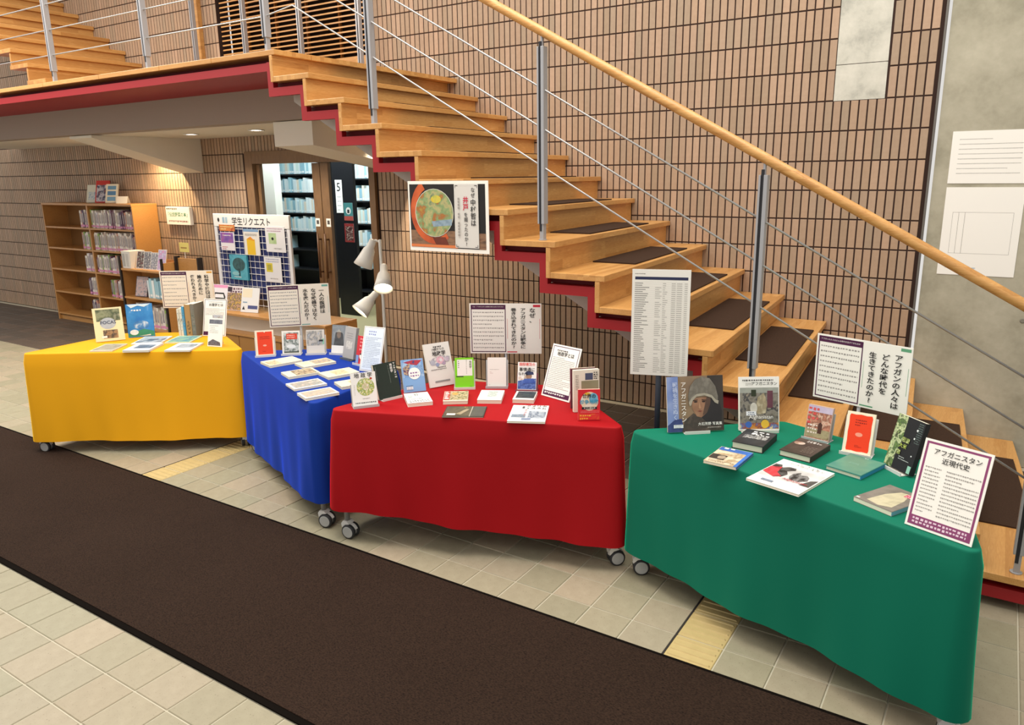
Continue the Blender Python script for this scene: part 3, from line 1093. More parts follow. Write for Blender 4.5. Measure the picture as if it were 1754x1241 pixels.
def sign(label, c, ang, zb, cols, tint, header, pole=STEEL, sheet='#efece4', w=0.42, h=0.297, floor_stand=True, body=10):
    o = thing('sign_stand', label, 'sign', loc=(c[0], c[1], 0), rot=(0, 0, radians(ang)), group='question signs behind the tables')
    MB().lathe([(0.10, 0.0), (0.10, 0.006), (0.02, 0.012)], 28).obj('base', plain('#77777a', 0.4, 0.6), o)
    MB().tube([(0, 0.0, 0.01), (0, 0.0, zb + 0.2)], 0.008, 12).obj('pole', pole, o, smooth=True)
    MB().box(-0.012, 0.012, -0.012, -0.007, zb + 0.05, zb + 0.19).obj('clip', plain('#b8b8b8', 0.3, 0.4), o)
    p = MB().box(-w / 2, w / 2, -0.004, 0, 0, h).obj('panel', plain(sheet, 0.7), o, loc=(0, -0.0125, zb))
    T = plain(tint, 0.6)
    # left sheet: purple frame and heading, small print; right sheet: the question in upright columns
    for nm, its in (('frame_print', [('f', 0.02, 0.03, 0.505, 0.975, 0.005, PURP)]), ('heading_band', [('r', 0.03, 0.885, 0.495, 0.965, PURP)]),
                    ('corner_tab', [('r', 0.885, 0.93, 0.985, 0.975, T)]), ('corner_tab', [('r', 0.52, 0.025, 0.66, 0.045, T)]),
                    ('side_rule', [('r', 0.975, 0.30, 0.979, 0.70, T)]), ('side_rule', [('r', 0.525, 0.30, 0.529, 0.70, T)])):
        art(p, w, h, its, y=-0.004, name=nm)
    art(p, w, h, [('l', 0.05, 0.475, 0.835, 0.13, body, 0.026, GRYTXT)], y=-0.004, name='body_text')
    text(p, header, -w * 0.2375, h * 0.948, w * 0.43 / len(header), TXTW, y=-0.007, name='heading', sx=1.0)
    for i, (col, dz, sz, sx) in enumerate(cols):
        text(p, col, w * (0.375 - 0.13 * i), h * (0.91 - dz), h * sz, INK, y=-0.007, vertical=True, bold=0.018, name='question', sx=sx)
    return o


sign('A3 sign with red tabs asking about wars, behind the red table', (-2.390, 3.577), 28, 0.849,
     [('なぜ、', 0.0, 0.10, 1.25), ('アフガニスタンは戦争に', 0.0, 0.074, 1.5), ('巻き込まれてきたのか?', 0.0, 0.074, 1.5)], '#c8213c', 'なぜ、アフガニスタンは戦争に巻き込まれてきたのか')
sign('A3 sign with green tabs asking about the times lived through, behind the green table', (-0.447, 3.469), -18, 0.860,
     [('アフガンの人々は', 0.04, 0.100, 1.2), ('どんな時代を', 0.06, 0.100, 1.2), ('生きてきたのか?', 0.06, 0.096, 1.2)], '#5f9d78', 'アフガンの人々はどんな時代を生きてきたのか')
sign('A3 sign with teal tabs asking about a doctor, behind the blue table', (-4.15, 3.58), 46, 0.842,
     [('一人の医師は', 0.03, 0.100, 1.25), ('なぜ武器ではなく', 0.02, 0.096, 1.25), ('水を選んだのか?', 0.02, 0.096, 1.25)], '#6fa89a', '一人の医師はなぜ武器ではなく水を選んだのか', sheet='#f1e6d4')
sign('A3 sign with orange tabs asking about science, behind the yellow table', (-5.46, 3.60), 34, 0.862,
     [('科学や技術は', 0.03, 0.108, 1.15), ('誰のために', 0.03, 0.108, 1.15), ('使われるべきか?', 0.03, 0.096, 1.15)], '#e0a33c', '科学や技術は誰のために使われるべきか', sheet='#f1e6d4', body=8)


def list_sign():
    o = thing('list_stand', 'tall white list sheet on a dark pole between the red and green tables', 'sign', loc=(-1.371, 3.422, 0), rot=(0, 0, radians(18)))
    MB().lathe([(0.14, 0.0), (0.14, 0.008), (0.03, 0.014)], 30).obj('base', plain('#25282f', 0.5), o)
    MB().tube([(0.0, 0, 0.012), (0.0, 0, 1.25)], 0.0145, 14).obj('pole', plain('#252b36', 0.45), o, smooth=True)
    w, h = 0.280, 0.528
    p = MB().box(-w / 2, w / 2, -0.003, 0, 0, h).obj('panel', PAPER, o, loc=(0, -0.0155, 0.889))
    NAVY = plain('#2a3052', 0.6)
    rows = []
    r_ = random.Random(4)
    for i in range(44):
        v = 0.875 - i * 0.0195
        rows.append(('l', 0.05, 0.05 + r_.uniform(0.10, 0.26), v, v - 0.001, 1, 0.0062, plain('#5d5b5a', 0.7)))
        if r_.random() > 0.15:
            rows.append(('l', 0.40, 0.40 + r_.uniform(0.06, 0.12), v, v - 0.001, 1, 0.005, GRYTXT))
        rows.append(('l', 0.53, 0.53 + r_.uniform(0.03, 0.09), v, v - 0.001, 1, 0.005, GRYTXT))
        rows.append(('l', 0.68, 0.75, v, v - 0.001, 1, 0.0055, GRYTXT))
        rows.append(('l', 0.77, 0.86, v, v - 0.001, 1, 0.0055, GRYTXT))
        rows.append(('l', 0.90, 0.95, v, v - 0.001, 1, 0.005, GRYTXT))
    items = [('r', 0.05, 0.905, 0.955, 0.932, NAVY), ('l', 0.05, 0.30, 0.962, 0.961, 1, 0.007, plain('#4c4a49', 0.7))]
    art(p, w, h, items, y=-0.003, name='heading_bar')
    # all rows of small print in one layer
    mb = MB()
    for it in rows:
        _, u0, u1, v1, v0, n, th, m = it
        u = u0
        while u < u1:
            du = th * h / w * r_.uniform(0.7, 1.2)
            e = min(u + du, u1)
            mb.add([((u - .5) * w, -0.0034, (v1 - th) * h), ((e - .5) * w, -0.0034, (v1 - th) * h), ((e - .5) * w, -0.0034, v1 * h), ((u - .5) * w, -0.0034, v1 * h)], [(0, 1, 2, 3)], 0 if u0 < 0.3 else 1)
            u = e + du * 0.3
    for i in range(45):
        v = (0.8835 - i * 0.0195) * h
        mb.add([(-0.45 * w, -0.0034, v), (0.455 * w, -0.0034, v), (0.455 * w, -0.0034, v + 0.0005), (-0.45 * w, -0.0034, v + 0.0005)], [(0, 1, 2, 3)], 2)
    mb.obj('table_print', [plain('#5d5b5a', 0.7), GRYTXT, plain('#c9c5be', 0.7)], p)


list_sign()


def globe_poster():
    o = thing('globe_poster', 'white bordered poster with a globe hung on the side of the stairs', 'poster', loc=(-2.765, 3.545, 1.428))
    w, h = 0.59, 0.412
    MB().box(-w / 2, w / 2, -0.004, 0, 0, h).obj('panel', plain('#f6f1e6', 0.6), o)
    OR = photo(['#a8431c', '#c85a28', '#d86a34'], 9, 2)
    GL = photo(['#55703c', '#b09a44', '#a8642f', '#7f9c68', '#b8ac74', '#5f8060', '#b0803a'], 13, 6, lo=0.25, hi=0.75)
    BG = photo(['#0d0b0a', '#171210', '#241a15'], 5, 2)
    BL = photo(['#6b4a36', '#8d6a4e', '#4a3528'], 8, 2, stretch=(1, 1, 5))
    cx, cy = 0.335, 0.55
    arc = []
    for i in range(19):
        t = radians(118 + i * 10.5)
        arc.append((cx - 0.005 + 0.30 * cos(t), cy + 0.03 + 0.475 * sin(t)))
    arc2 = []
    for i in range(19):
        t = radians(118 + i * 10.5)
        arc2.append((cx + 0.238 * cos(t), cy + 0.01 + 0.365 * sin(t)))
    clampv = lambda p: (min(max(p[0], 0.022), 0.97), min(max(p[1], 0.06), 0.955))
    quads = []
    for i in range(18):
        quads.append(('p', [clampv(arc[i]), clampv(arc[i + 1]), clampv(arc2[i + 1]), clampv(arc2[i])], OR))
    items = [('r', 0.02, 0.055, 0.965, 0.955, BG), ('r', 0.02, 0.075, 0.60, 0.30, BL), ('r', 0.885, 0.055, 0.965, 0.28, BL)]
    art(o, w, h, items, y=-0.004, name='backdrop_print')
    mb = MB()
    mm = []
    for _, pts, m in quads:
        mb.add([((a - .5) * w, -0.0054, b * h) for a, b in pts], [(0, 1, 2, 3)])
    mb.obj('globe_bracket_print', OR, o)
    art(o, w, h, [('p', [(0.30, 0.21), (0.47, 0.21), (0.52, 0.07), (0.36, 0.07)], photo(['#5d2413', '#7b3319'], 10, 2)),
                  ('r', 0.02, 0.058, 0.62, 0.098, plain('#d97b45', 0.6)),
                  ('e', cx, cy, 0.245, 0.342, plain('#d8d6c6', 0.5)),
                  ('e', cx, cy, 0.238, 0.335, GL), ('p', [(0.30, 0.43), (0.56, 0.47), (0.555, 0.38), (0.32, 0.355)], photo(['#7f97a8', '#93a7b3', '#6d8494'], 20, 2)),
                  ('e', 0.365, 0.745, 0.065, 0.055, photo(['#d8b92a', '#cfc04a', '#a9b04a'], 30, 3)),
                  ('r', 0.595, 0.07, 0.885, 0.955, plain('#d8d4cc', 0.6)), ('f', 0.607, 0.085, 0.874, 0.938, 0.003, plain('#d8d4cc', 0.6)),
                  ('r', 0.607, 0.90, 0.611, 0.938, INK), ('r', 0.607, 0.930, 0.64, 0.938, INK), ('r', 0.870, 0.90, 0.874, 0.938, INK), ('r', 0.842, 0.930, 0.874, 0.938, INK),
                  ('r', 0.607, 0.085, 0.611, 0.12, INK), ('r', 0.607, 0.085, 0.64, 0.092, INK), ('r', 0.870, 0.085, 0.874, 0.12, INK), ('r', 0.842, 0.085, 0.874, 0.092, INK)], y=-0.0056, name='globe_print')
    YT = -0.0105
    RR = plain('#c8163a', 0.6)
    X = lambda u: (u - 0.5) * w
    text(o, 'なぜ', X(0.825), h * 0.905, h * 0.072, INK, y=YT, vertical=True, bold=0.01, name='question')
    text(o, '中村哲は', X(0.825), h * 0.745, h * 0.094, INK, y=YT, vertical=True, bold=0.016, name='question')
    text(o, '井戸', X(0.735), h * 0.78, h * 0.098, RR, y=YT, vertical=True, bold=0.02, name='question_red')
    text(o, 'を掘ったのか?', X(0.735), h * 0.565, h * 0.068, INK, y=YT, vertical=True, bold=0.01, name='question')
    art(o, w, h, [('r', 0.648, 0.22, 0.652, 0.74, plain('#d8d4cc', 0.6))] + [('r', 0.640, 0.74 - i * 0.042, 0.662, 0.74 - i * 0.042 + 0.028, plain('#a09b95', 0.6)) for i in range(13) if i not in (4, 7)], y=-0.0102, name='subtitle_print')


globe_poster()

# ================================================================ BOOKS ON THE TABLES
C_ = plain
z0 = CZ
WHT = C_('#e9e6df', 0.4)


def BK(label, c, ang, w, h, t, cover, items, lean=None, zz=0.0, **k):
    return book(label, w, h, t, MT(cover), items, (c[0], c[1], z0 + 0.0004 + zz), ang, lean, **k)


GR = 'books set out on the red table'
ACR = plain('#b9bbbd', 0.25)
ACW = plain('#dedcd8', 0.3)
# ---- red table, standing
BK('white book with a round green fruit picture at the left end of the red table', (-2.663, 2.678), 54, 0.127, 0.170, 0.014, '#e9e7e2',
   [('e', 0.56, 0.56, 0.36, 0.27, photo(['#8fae3c', '#e8e4d0', '#c9c26a', '#6f9440', '#e9e2c4', '#b98a4a'], 60, 4)), ('e', 0.57, 0.57, 0.15, 0.11, photo(['#e9e6da', '#c8b48c', '#b7c79a'], 90, 3)),
    ('e', 0.80, 0.80, 0.05, 0.035, C_('#b8452c')), ('l', 0.40, 0.70, 0.22, 0.2, 1, 0.025, GRYTXT), ('l', 0.1, 0.93, 0.10, 0.09, 1, 0.035, INK), ('l', 0.10, 0.13, 0.64, 0.35, 8, 0.016, GRYTXT),
    ('t', '地 政 学', 0.50, 0.985, 0.155, INK, dict(bold=0.01))], lean=14, zz=0.0032, group=GR)
book_stand('grey angled stand holding the white fruit-picture book', (-2.663, 2.678, z0 + 0.0003), 54, 0.132, 0.11, 14, ACR)
BK('dark green book with white upright title, second on the red table', (-2.647, 2.849), 74, 0.138, 0.186, 0.019, '#1d2a22',
   [('l', 0.07, 0.10, 0.93, 0.55, 14, 0.014, C_('#8b948c')), ('l', 0.62, 0.65, 0.90, 0.42, 14, 0.013, C_('#aab2aa')),
    ('t', 'マッキンダーの', 0.90, 0.97, 0.066, TXTW, dict(vertical=True, bold=0.016, sx=1.2)), ('t', '地政学', 0.76, 0.95, 0.088, TXTW, dict(vertical=True, bold=0.014))], lean=16, zz=0.0032, group=GR)
book_stand('white ledge stand holding the dark green book', (-2.647, 2.849, z0 + 0.0003), 74, 0.120, 0.10, 16, ACW)
BK('light blue book with a white circle over colourful figures, on the red table', (-2.610, 3.006), 54, 0.122, 0.180, 0.013, '#7fa9d8',
   [('r', 0.04, 0.45, 0.98, 0.97, photo(['#7fa9d8', '#6f9ad0', '#a8c4e0', '#7fa9d8'], 30, 3)), ('p', [(0.1, 0.92), (0.5, 0.97), (0.95, 0.95), (0.7, 0.8), (0.3, 0.86)], photo(['#2a3f74', '#b8303a', '#27386c'], 40, 2)),
    ('p', [(0.05, 0.75), (0.4, 0.9), (0.3, 0.5), (0.08, 0.55)], photo(['#8a5a3c', '#d2b48a', '#31406a', '#b84a3a'], 90, 3)), ('p', [(0.7, 0.8), (0.98, 0.8), (0.96, 0.55), (0.75, 0.5)], photo(['#2f4d8a', '#8fb4dc', '#3f5f9a'], 90, 3)),
    ('e', 0.55, 0.56, 0.27, 0.18, C_('#f4f2ee')), ('l', 0.36, 0.74, 0.60, 0.51, 2, 0.055, C_('#8a6a9a')), ('l', 0.12, 0.42, 0.2, 0.19, 1, 0.022, INK), ('r', 0.13, 0.08, 0.42, 0.17, C_('#e9ebee')), ('l', 0.16, 0.4, 0.15, 0.11, 2, 0.018, C_('#7f8aa0'))], lean=18, group=GR)
BK('large white book with purple bubble drawings, tallest on the red table', (-2.551, 3.178), 66, 0.160, 0.245, 0.013, '#dcd8d2',
   [('p', [(0.12, 0.62), (0.3, 0.66), (0.62, 0.70), (0.95, 0.66), (0.92, 0.54), (0.6, 0.50), (0.3, 0.48), (0.14, 0.55)], photo(['#a8a0a8', '#dcd8d2', '#8f8a9a', '#dcd8d2', '#b9b0b4'], 55, 4)),
    ('e', 0.55, 0.60, 0.15, 0.09, photo(['#c98aa0', '#e0b8c4', '#b06a84'], 60, 3)), ('e', 0.58, 0.60, 0.06, 0.04, C_('#d9d2d4')), ('e', 0.25, 0.55, 0.10, 0.06, photo(['#9aa0ac', '#b8b4c0'], 60, 2)), ('e', 0.42, 0.50, 0.07, 0.045, C_('#8d96b4')), ('e', 0.80, 0.60, 0.09, 0.055, photo(['#b09ab4', '#c8bcc4'], 60, 2)), ('e', 0.68, 0.52, 0.07, 0.04, C_('#a994ac')),
    ('r', 0.22, 0.10, 0.80, 0.135, C_('#8a8a8a')), ('l', 0.36, 0.68, 0.925, 0.92, 1, 0.03, INK), ('l', 0.40, 0.74, 0.445, 0.44, 1, 0.022, INK), ('l', 0.14, 0.86, 0.40, 0.395, 1, 0.018, C_('#4a4848')),
    ('t', '14歳からの', 0.52, 0.885, 0.066, INK, dict(bold=0.012)), ('t', '地政学', 0.54, 0.805, 0.115, INK, dict(bold=0.02))], lean=18, group=GR)
BK('lime green book with a white title panel, standing on the red table', (-2.422, 3.205), 36, 0.104, 0.166, 0.012, '#7fd01c',
   [('r', 0.12, 0.40, 0.93, 0.94, C_('#eceae4')), ('r', 0.06, 0.36, 0.45, 0.395, C_('#2c4a12')), ('l', 0.17, 0.24, 0.90, 0.70, 4, 0.04, GRYTXT), ('l', 0.60, 0.66, 0.93, 0.5, 9, 0.03, C_('#b9b6b0')),
    ('t', '地政学', 0.83, 0.90, 0.085, C_('#4a5a34'), dict(vertical=True, bold=0.008)), ('l', 0.78, 0.9, 0.05, 0.04, 1, 0.02, C_('#3f7a10'))], lean=10, zz=0.0032, group=GR)
book_stand('pale stand holding the lime green book', (-2.422, 3.205, z0 + 0.0003), 36, 0.118, 0.145, 10, ACW)
BK('plain white book with tiny grey title, standing on the red table', (-2.279, 3.312), 30, 0.104, 0.162, 0.012, '#ebe6e0',
   [('l', 0.12, 0.62, 0.60, 0.59, 1, 0.018, GRYTXT), ('l', 0.14, 0.30, 0.52, 0.47, 2, 0.018, C_('#b08a8a')), ('l', 0.1, 0.15, 0.08, 0.07, 1, 0.018, GRYTXT)], lean=10, zz=0.0032, group=GR)
book_stand('grey stand holding the plain white book', (-2.279, 3.312, z0 + 0.0003), 30, 0.124, 0.145, 10, ACR)
BK('white and blue book with a man in a peaked cap, on the red table', (-2.098, 3.335), 24, 0.104, 0.152, 0.012, '#eceae6',
   [('p', [(0.02, 0.32), (0.3, 0.36), (0.98, 0.42), (0.98, 0.03), (0.02, 0.03)], photo(['#3c5aa8', '#5f7cc0', '#2c4790', '#8aa0d0'], 50, 3)), ('e', 0.60, 0.50, 0.16, 0.11, photo(['#8a6a54', '#a8846a'], 40, 2)), ('p', [(0.36, 0.60), (0.50, 0.68), (0.82, 0.66), (0.86, 0.56), (0.5, 0.53)], C_('#2a3358')), ('p', [(0.38, 0.56), (0.34, 0.40), (0.52, 0.38)], C_('#b8a898')),
    ('p', [(0.35, 0.40), (0.85, 0.42), (0.98, 0.25), (0.25, 0.22)], photo(['#2c4a9c', '#4a68b4'], 40, 2)), ('l', 0.06, 0.3, 0.46, 0.40, 2, 0.03, C_('#c07838')),
    ('t', '国際情勢の', 0.50, 0.975, 0.118, C_('#d43a2c'), dict(bold=0.014)), ('t', '事情通に', 0.50, 0.80, 0.145, INK, dict(bold=0.016)), ('t', 'なれる', 0.30, 0.63, 0.12, INK, dict(bold=0.014))], lean=16, zz=0.0032, group=GR)
book_stand('clear stand holding the book with the man in a peaked cap', (-2.098, 3.335, z0 + 0.0003), 24, 0.118, 0.09, 16, plain('#8d5560', 0.2))
flyer('white flyer with purple frame and footer leaning at the right of the red table', 0.205, 0.285,
      [('f', 0.045, 0.03, 0.955, 0.97, 0.0035, PURP), ('r', 0.06, 0.035, 0.94, 0.115, PURP), ('l', 0.10, 0.88, 0.76, 0.20, 18, 0.013, GRYTXT), ('l', 0.2, 0.8, 0.905, 0.90, 1, 0.025, C_('#4d4648')),
       ('t', '地政学とは', 0.52, 0.87, 0.085, INK, dict(bold=0.012)), ('l', 0.10, 0.90, 0.095, 0.09, 1, 0.035, TXTW)], (-1.890, 3.283, z0), -14, 20)
BK('red pocket book with big map title, front of the upright row on the red table', (-1.571, 3.058), 35, 0.106, 0.152, 0.014, '#d8222e',
   [('e', 0.52, 0.62, 0.40, 0.30, photo(['#f4ece0', '#f0d8b8', '#f6f0e8'], 20, 2)), ('e', 0.70, 0.72, 0.20, 0.16, photo(['#4aa0c8', '#8ac4dc'], 30, 2)), ('r', 0.17, 0.36, 0.86, 0.435, INK), ('r', 0.04, 0.03, 0.96, 0.22, photo(['#e05a24', '#d8222e', '#e8832c'], 20, 2)), ('l', 0.08, 0.62, 0.18, 0.08, 2, 0.05, C_('#f0b840')), ('l', 0.10, 0.95, 0.31, 0.27, 2, 0.012, C_('#f4b0a8')),
    ('e', 0.42, 0.86, 0.12, 0.045, C_('#e8b43c')), ('t', '世界の', 0.50, 0.85, 0.145, INK, dict(bold=0.016)), ('t', '紛争地図', 0.50, 0.665, 0.150, C_('#3f9cbc'), dict(bold=0.02)), ('t', 'すごい読み方', 0.515, 0.428, 0.062, TXTW, dict(bold=0.01))], lean=4, group=GR)
BK('tall cream paperback with a photo band and olive panel, behind the red pocket book', (-1.645, 3.175), 44, 0.132, 0.212, 0.022, '#ece4d2',
   [('r', 0.30, 0.04, 0.97, 0.74, photo(['#8f8a6a', '#a39c7c'], 9, 2)), ('r', 0.45, 0.76, 0.75, 0.92, C_('#4d5570')), ('l', 0.78, 0.95, 0.94, 0.80, 4, 0.03, INK), ('l', 0.08, 0.2, 0.88, 0.55, 9, 0.02, C_('#7f7a70')), ('e', 0.62, 0.36, 0.22, 0.1, C_('#d8b8a8'))], lean=3, spine='L', spine_mat=C_('#e4dccb'), group=GR)
BK('slim dark red paperback at the left of the upright row on the red table', (-1.690, 3.225), 44, 0.130, 0.205, 0.014, '#6d3a44', [('l', 0.1, 0.9, 0.9, 0.6, 4, 0.03, C_('#d8c0c0'))], lean=3, spine='L', spine_mat=C_('#7c2f48'), group=GR)
# ---- red table, lying
BK('thick white book lying in front of the light blue book on the red table', (-2.494, 2.890), 48, 0.128, 0.185, 0.020, '#e9ece6',
   [('l', 0.40, 0.62, 0.94, 0.70, 5, 0.04, C_('#5a625c')), ('l', 0.1, 0.92, 0.42, 0.36, 2, 0.03, C_('#6a6f6a')), ('l', 0.1, 0.9, 0.22, 0.12, 2, 0.045, C_('#3f443f')), ('r', 0.12, 0.55, 0.30, 0.8, photo(['#d8e0d6', '#b8c4ba'], 40, 2))], group=GR)
BK('book with a lion and green leaves on its cover lying on the red table', (-2.341, 3.019), 35, 0.128, 0.182, 0.018, '#d8cdb8',
   [('r', 0.25, 0.10, 0.99, 0.97, photo(['#4a5a2c', '#8f7a54', '#c9b890', '#3c4a28', '#a8924c'], 40, 4)), ('e', 0.45, 0.72, 0.13, 0.13, photo(['#c8843c', '#e0a860'], 40, 2)), ('r', 0.02, 0.10, 0.25, 0.97, C_('#b0483c')), ('l', 0.05, 0.22, 0.92, 0.3, 5, 0.1, C_('#f0eae0'))], group=GR)
BK('thick cream book with a soft grey sketch lying on the red table', (-2.187, 3.123), 28, 0.126, 0.182, 0.020, '#e8eae2',
   [('r', 0.35, 0.30, 0.75, 0.85, photo(['#c8d0c8', '#a8b4ac', '#e8eae2'], 45, 3)), ('l', 0.12, 0.9, 0.92, 0.85, 2, 0.03, C_('#8a948c'))], group=GR)
BK('thin dark brown magazine lying at the front of the red table', (-2.165, 2.860), 29, 0.205, 0.170, 0.005, '#3c3830',
   [('r', 0.02, 0.04, 0.64, 0.96, photo(['#2e2a22', '#4c4636', '#5f5644', '#26221c'], 16, 3)), ('p', [(0.30, 0.25), (0.52, 0.75), (0.60, 0.68), (0.42, 0.2)], photo(['#b8a88c', '#8a7a5f'], 30, 2)), ('r', 0.645, 0.02, 0.66, 0.98, C_('#c9c4b4')), ('r', 0.66, 0.02, 0.985, 0.98, photo(['#55554f', '#484843'], 30, 3)), ('r', 0.09, 0.12, 0.30, 0.28, C_('#d8d4cc')), ('l', 0.45, 0.55, 0.90, 0.88, 1, 0.05, C_('#d8b860'))], group=GR)
BK('black covered book with white page edges lying on the red table', (-2.027, 3.207), 24, 0.112, 0.155, 0.020, '#e6e2da',
   [('r', 0.10, 0.18, 0.97, 0.96, photo(['#1c2226', '#262e32', '#3c4644', '#1a1e22'], 30, 3)), ('l', 0.4, 0.7, 0.6, 0.55, 1, 0.03, C_('#7a8a80'))], group=GR)
BK('white book with city pictures lying at the front right of the red table', (-1.867, 2.985), 26, 0.182, 0.257, 0.010, '#eae8e4',
   [('r', 0.50, 0.20, 0.97, 0.62, photo(['#8a97a8', '#b4bcc4', '#5f6c80', '#cdd2d4'], 30, 4)), ('r', 0.06, 0.22, 0.44, 0.40, photo(['#3a4452', '#8a98a4', '#5a6470'], 40, 4)), ('r', 0.06, 0.40, 0.44, 0.62, photo(['#cdd3da', '#b9c2cc'], 20, 2)), ('r', 0.35, 0.08, 0.60, 0.19, C_('#7f8ca4')), ('l', 0.38, 0.44, 0.70, 0.36, 5, 0.035, C_('#c86a5a')), ('l', 0.28, 0.38, 0.90, 0.83, 2, 0.05, INK),
    ('t', 'アメリカ', 0.66, 0.965, 0.105, INK, dict(bold=0.02)), ('t', 'イスラム', 0.66, 0.835, 0.105, INK, dict(bold=0.02))], group=GR)

# ---- blue table, standing
GB = 'books set out on the blue table'
BK('orange-red book with a cream border standing at the left end of the blue table', (-4.032, 3.162), 47, 0.118, 0.168, 0.014, '#f0e2c8',
   [('r', 0.12, 0.05, 0.92, 0.94, C_('#e8401c')), ('e', 0.50, 0.40, 0.10, 0.035, C_('#f0a890')), ('l', 0.25, 0.8, 0.75, 0.68, 2, 0.03, C_('#8a1c10')), ('l', 0.35, 0.7, 0.18, 0.16, 1, 0.02, C_('#a82814')), ('p', [(0.46, 0.95), (0.58, 0.95), (0.52, 0.90)], C_('#f0e2c8'))], lean=10, zz=0.0032, group=GB)
book_stand('white stand holding the orange-red book on the blue table', (-4.032, 3.162, z0 + 0.0003), 47, 0.130, 0.12, 10, ACW)
BK('cream book with a red title patch and photo, second on the blue table', (-3.915, 3.279), 38, 0.118, 0.155, 0.014, '#ece8de',
   [('r', 0.10, 0.06, 0.92, 0.93, photo(['#8f9a94', '#d0d2cc', '#5f6c66', '#b4b8b0'], 40, 4)), ('r', 0.25, 0.64, 0.85, 0.88, C_('#d8452c')), ('l', 0.30, 0.8, 0.82, 0.74, 2, 0.04, C_('#f4c8b8')), ('e', 0.50, 0.33, 0.25, 0.09, C_('#e4e6e2')), ('r', 0.1, 0.06, 0.92, 0.12, C_('#4c5450'))], lean=10, zz=0.0032, group=GB)
book_stand('white stand holding the book with the red title patch', (-3.915, 3.279, z0 + 0.0003), 38, 0.128, 0.12, 10, ACW)
BK('grey book with a hazy photo and blank lower band, third on the blue table', (-3.784, 3.373), 39, 0.118, 0.158, 0.014, '#d8d2c8',
   [('r', 0.04, 0.34, 0.90, 0.96, photo(['#9aa4b4', '#c8c0b4', '#8a8a88', '#b8bcc4'], 34, 4)), ('r', 0.10, 0.05, 0.94, 0.32, C_('#ddd6cc')), ('r', 0.88, 0.38, 0.98, 0.62, C_('#8fc0a4')), ('r', 0.70, 0.50, 0.92, 0.58, C_('#20242a'))], lean=10, zz=0.0032, group=GB)
book_stand('white stand holding the hazy grey photo book', (-3.784, 3.373, z0 + 0.0003), 39, 0.130, 0.12, 10, ACW)
BK('grey book with a dark portrait and white lower band on the blue table', (-3.650, 3.446), 14, 0.112, 0.190, 0.013, '#7c8084',
   [('r', 0.02, 0.28, 0.98, 0.98, photo(['#5a6064', '#8a9094', '#747a80'], 14, 3)), ('p', [(0.15, 0.28), (0.25, 0.72), (0.5, 0.85), (0.75, 0.7), (0.85, 0.28)], photo(['#3c3c3e', '#545658'], 30, 2)), ('e', 0.48, 0.66, 0.14, 0.13, photo(['#6a5a50', '#857468'], 30, 2)), ('p', [(0.30, 0.74), (0.48, 0.86), (0.68, 0.74), (0.48, 0.76)], C_('#a8a49c')), ('r', 0.02, 0.015, 0.98, 0.28, C_('#eceae6'))], lean=12, zz=0.0032, group=GB)
book_stand('white stand under the grey portrait book', (-3.650, 3.446, z0 + 0.0003), 14, 0.114, 0.15, 12, ACW)
BK('pale grey book with a small square photo, beside the grey portrait book', (-3.490, 3.372), -10, 0.118, 0.205, 0.022, '#a8a6a4',
   [('r', 0.22, 0.30, 0.78, 0.55, photo(['#8d8d8c', '#cfccc6', '#a8a6a0'], 40, 3)), ('l', 0.2, 0.75, 0.8, 0.66, 3, 0.02, C_('#8a8888'))], lean=12, zz=0.0032, group=GB, spine_mat=C_('#9a9894'))
book_stand('dark stand under the pale grey book with a square photo', (-3.490, 3.372, z0 + 0.0003), -10, 0.11, 0.16, 12, plain('#5f6668', 0.3))
BK('red book with a cartoon face near the bottom on the blue table', (-3.316, 3.305), -8, 0.095, 0.176, 0.014, '#cc2a34',
   [('e', 0.55, 0.28, 0.20, 0.11, C_('#efe6dc')), ('p', [(0.35, 0.33), (0.55, 0.42), (0.75, 0.33)], INK), ('l', 0.3, 0.9, 0.93, 0.55, 4, 0.07, C_('#f0a0a0')), ('r', 0.02, 0.02, 0.3, 0.3, C_('#7f9acc'))], lean=12, zz=0.0032, group=GB)
book_stand('white ledge stand under the red cartoon book', (-3.316, 3.305, z0 + 0.0003), -8, 0.10, 0.14, 12, ACW)
flyer('white and pale blue list flyer leaning at the right end of the blue table', 0.155, 0.275,
      [('f', 0.03, 0.02, 0.97, 0.98, 0.002, C_('#8f9ab4')), ('r', 0.06, 0.04, 0.94, 0.96, C_('#dbe6f2')), ('l', 0.25, 0.75, 0.90, 0.84, 2, 0.035, C_('#8a94c4')), ('l', 0.12, 0.88, 0.76, 0.10, 20, 0.014, C_('#8a97b0'))], (-3.140, 3.205, z0), 6, 17)
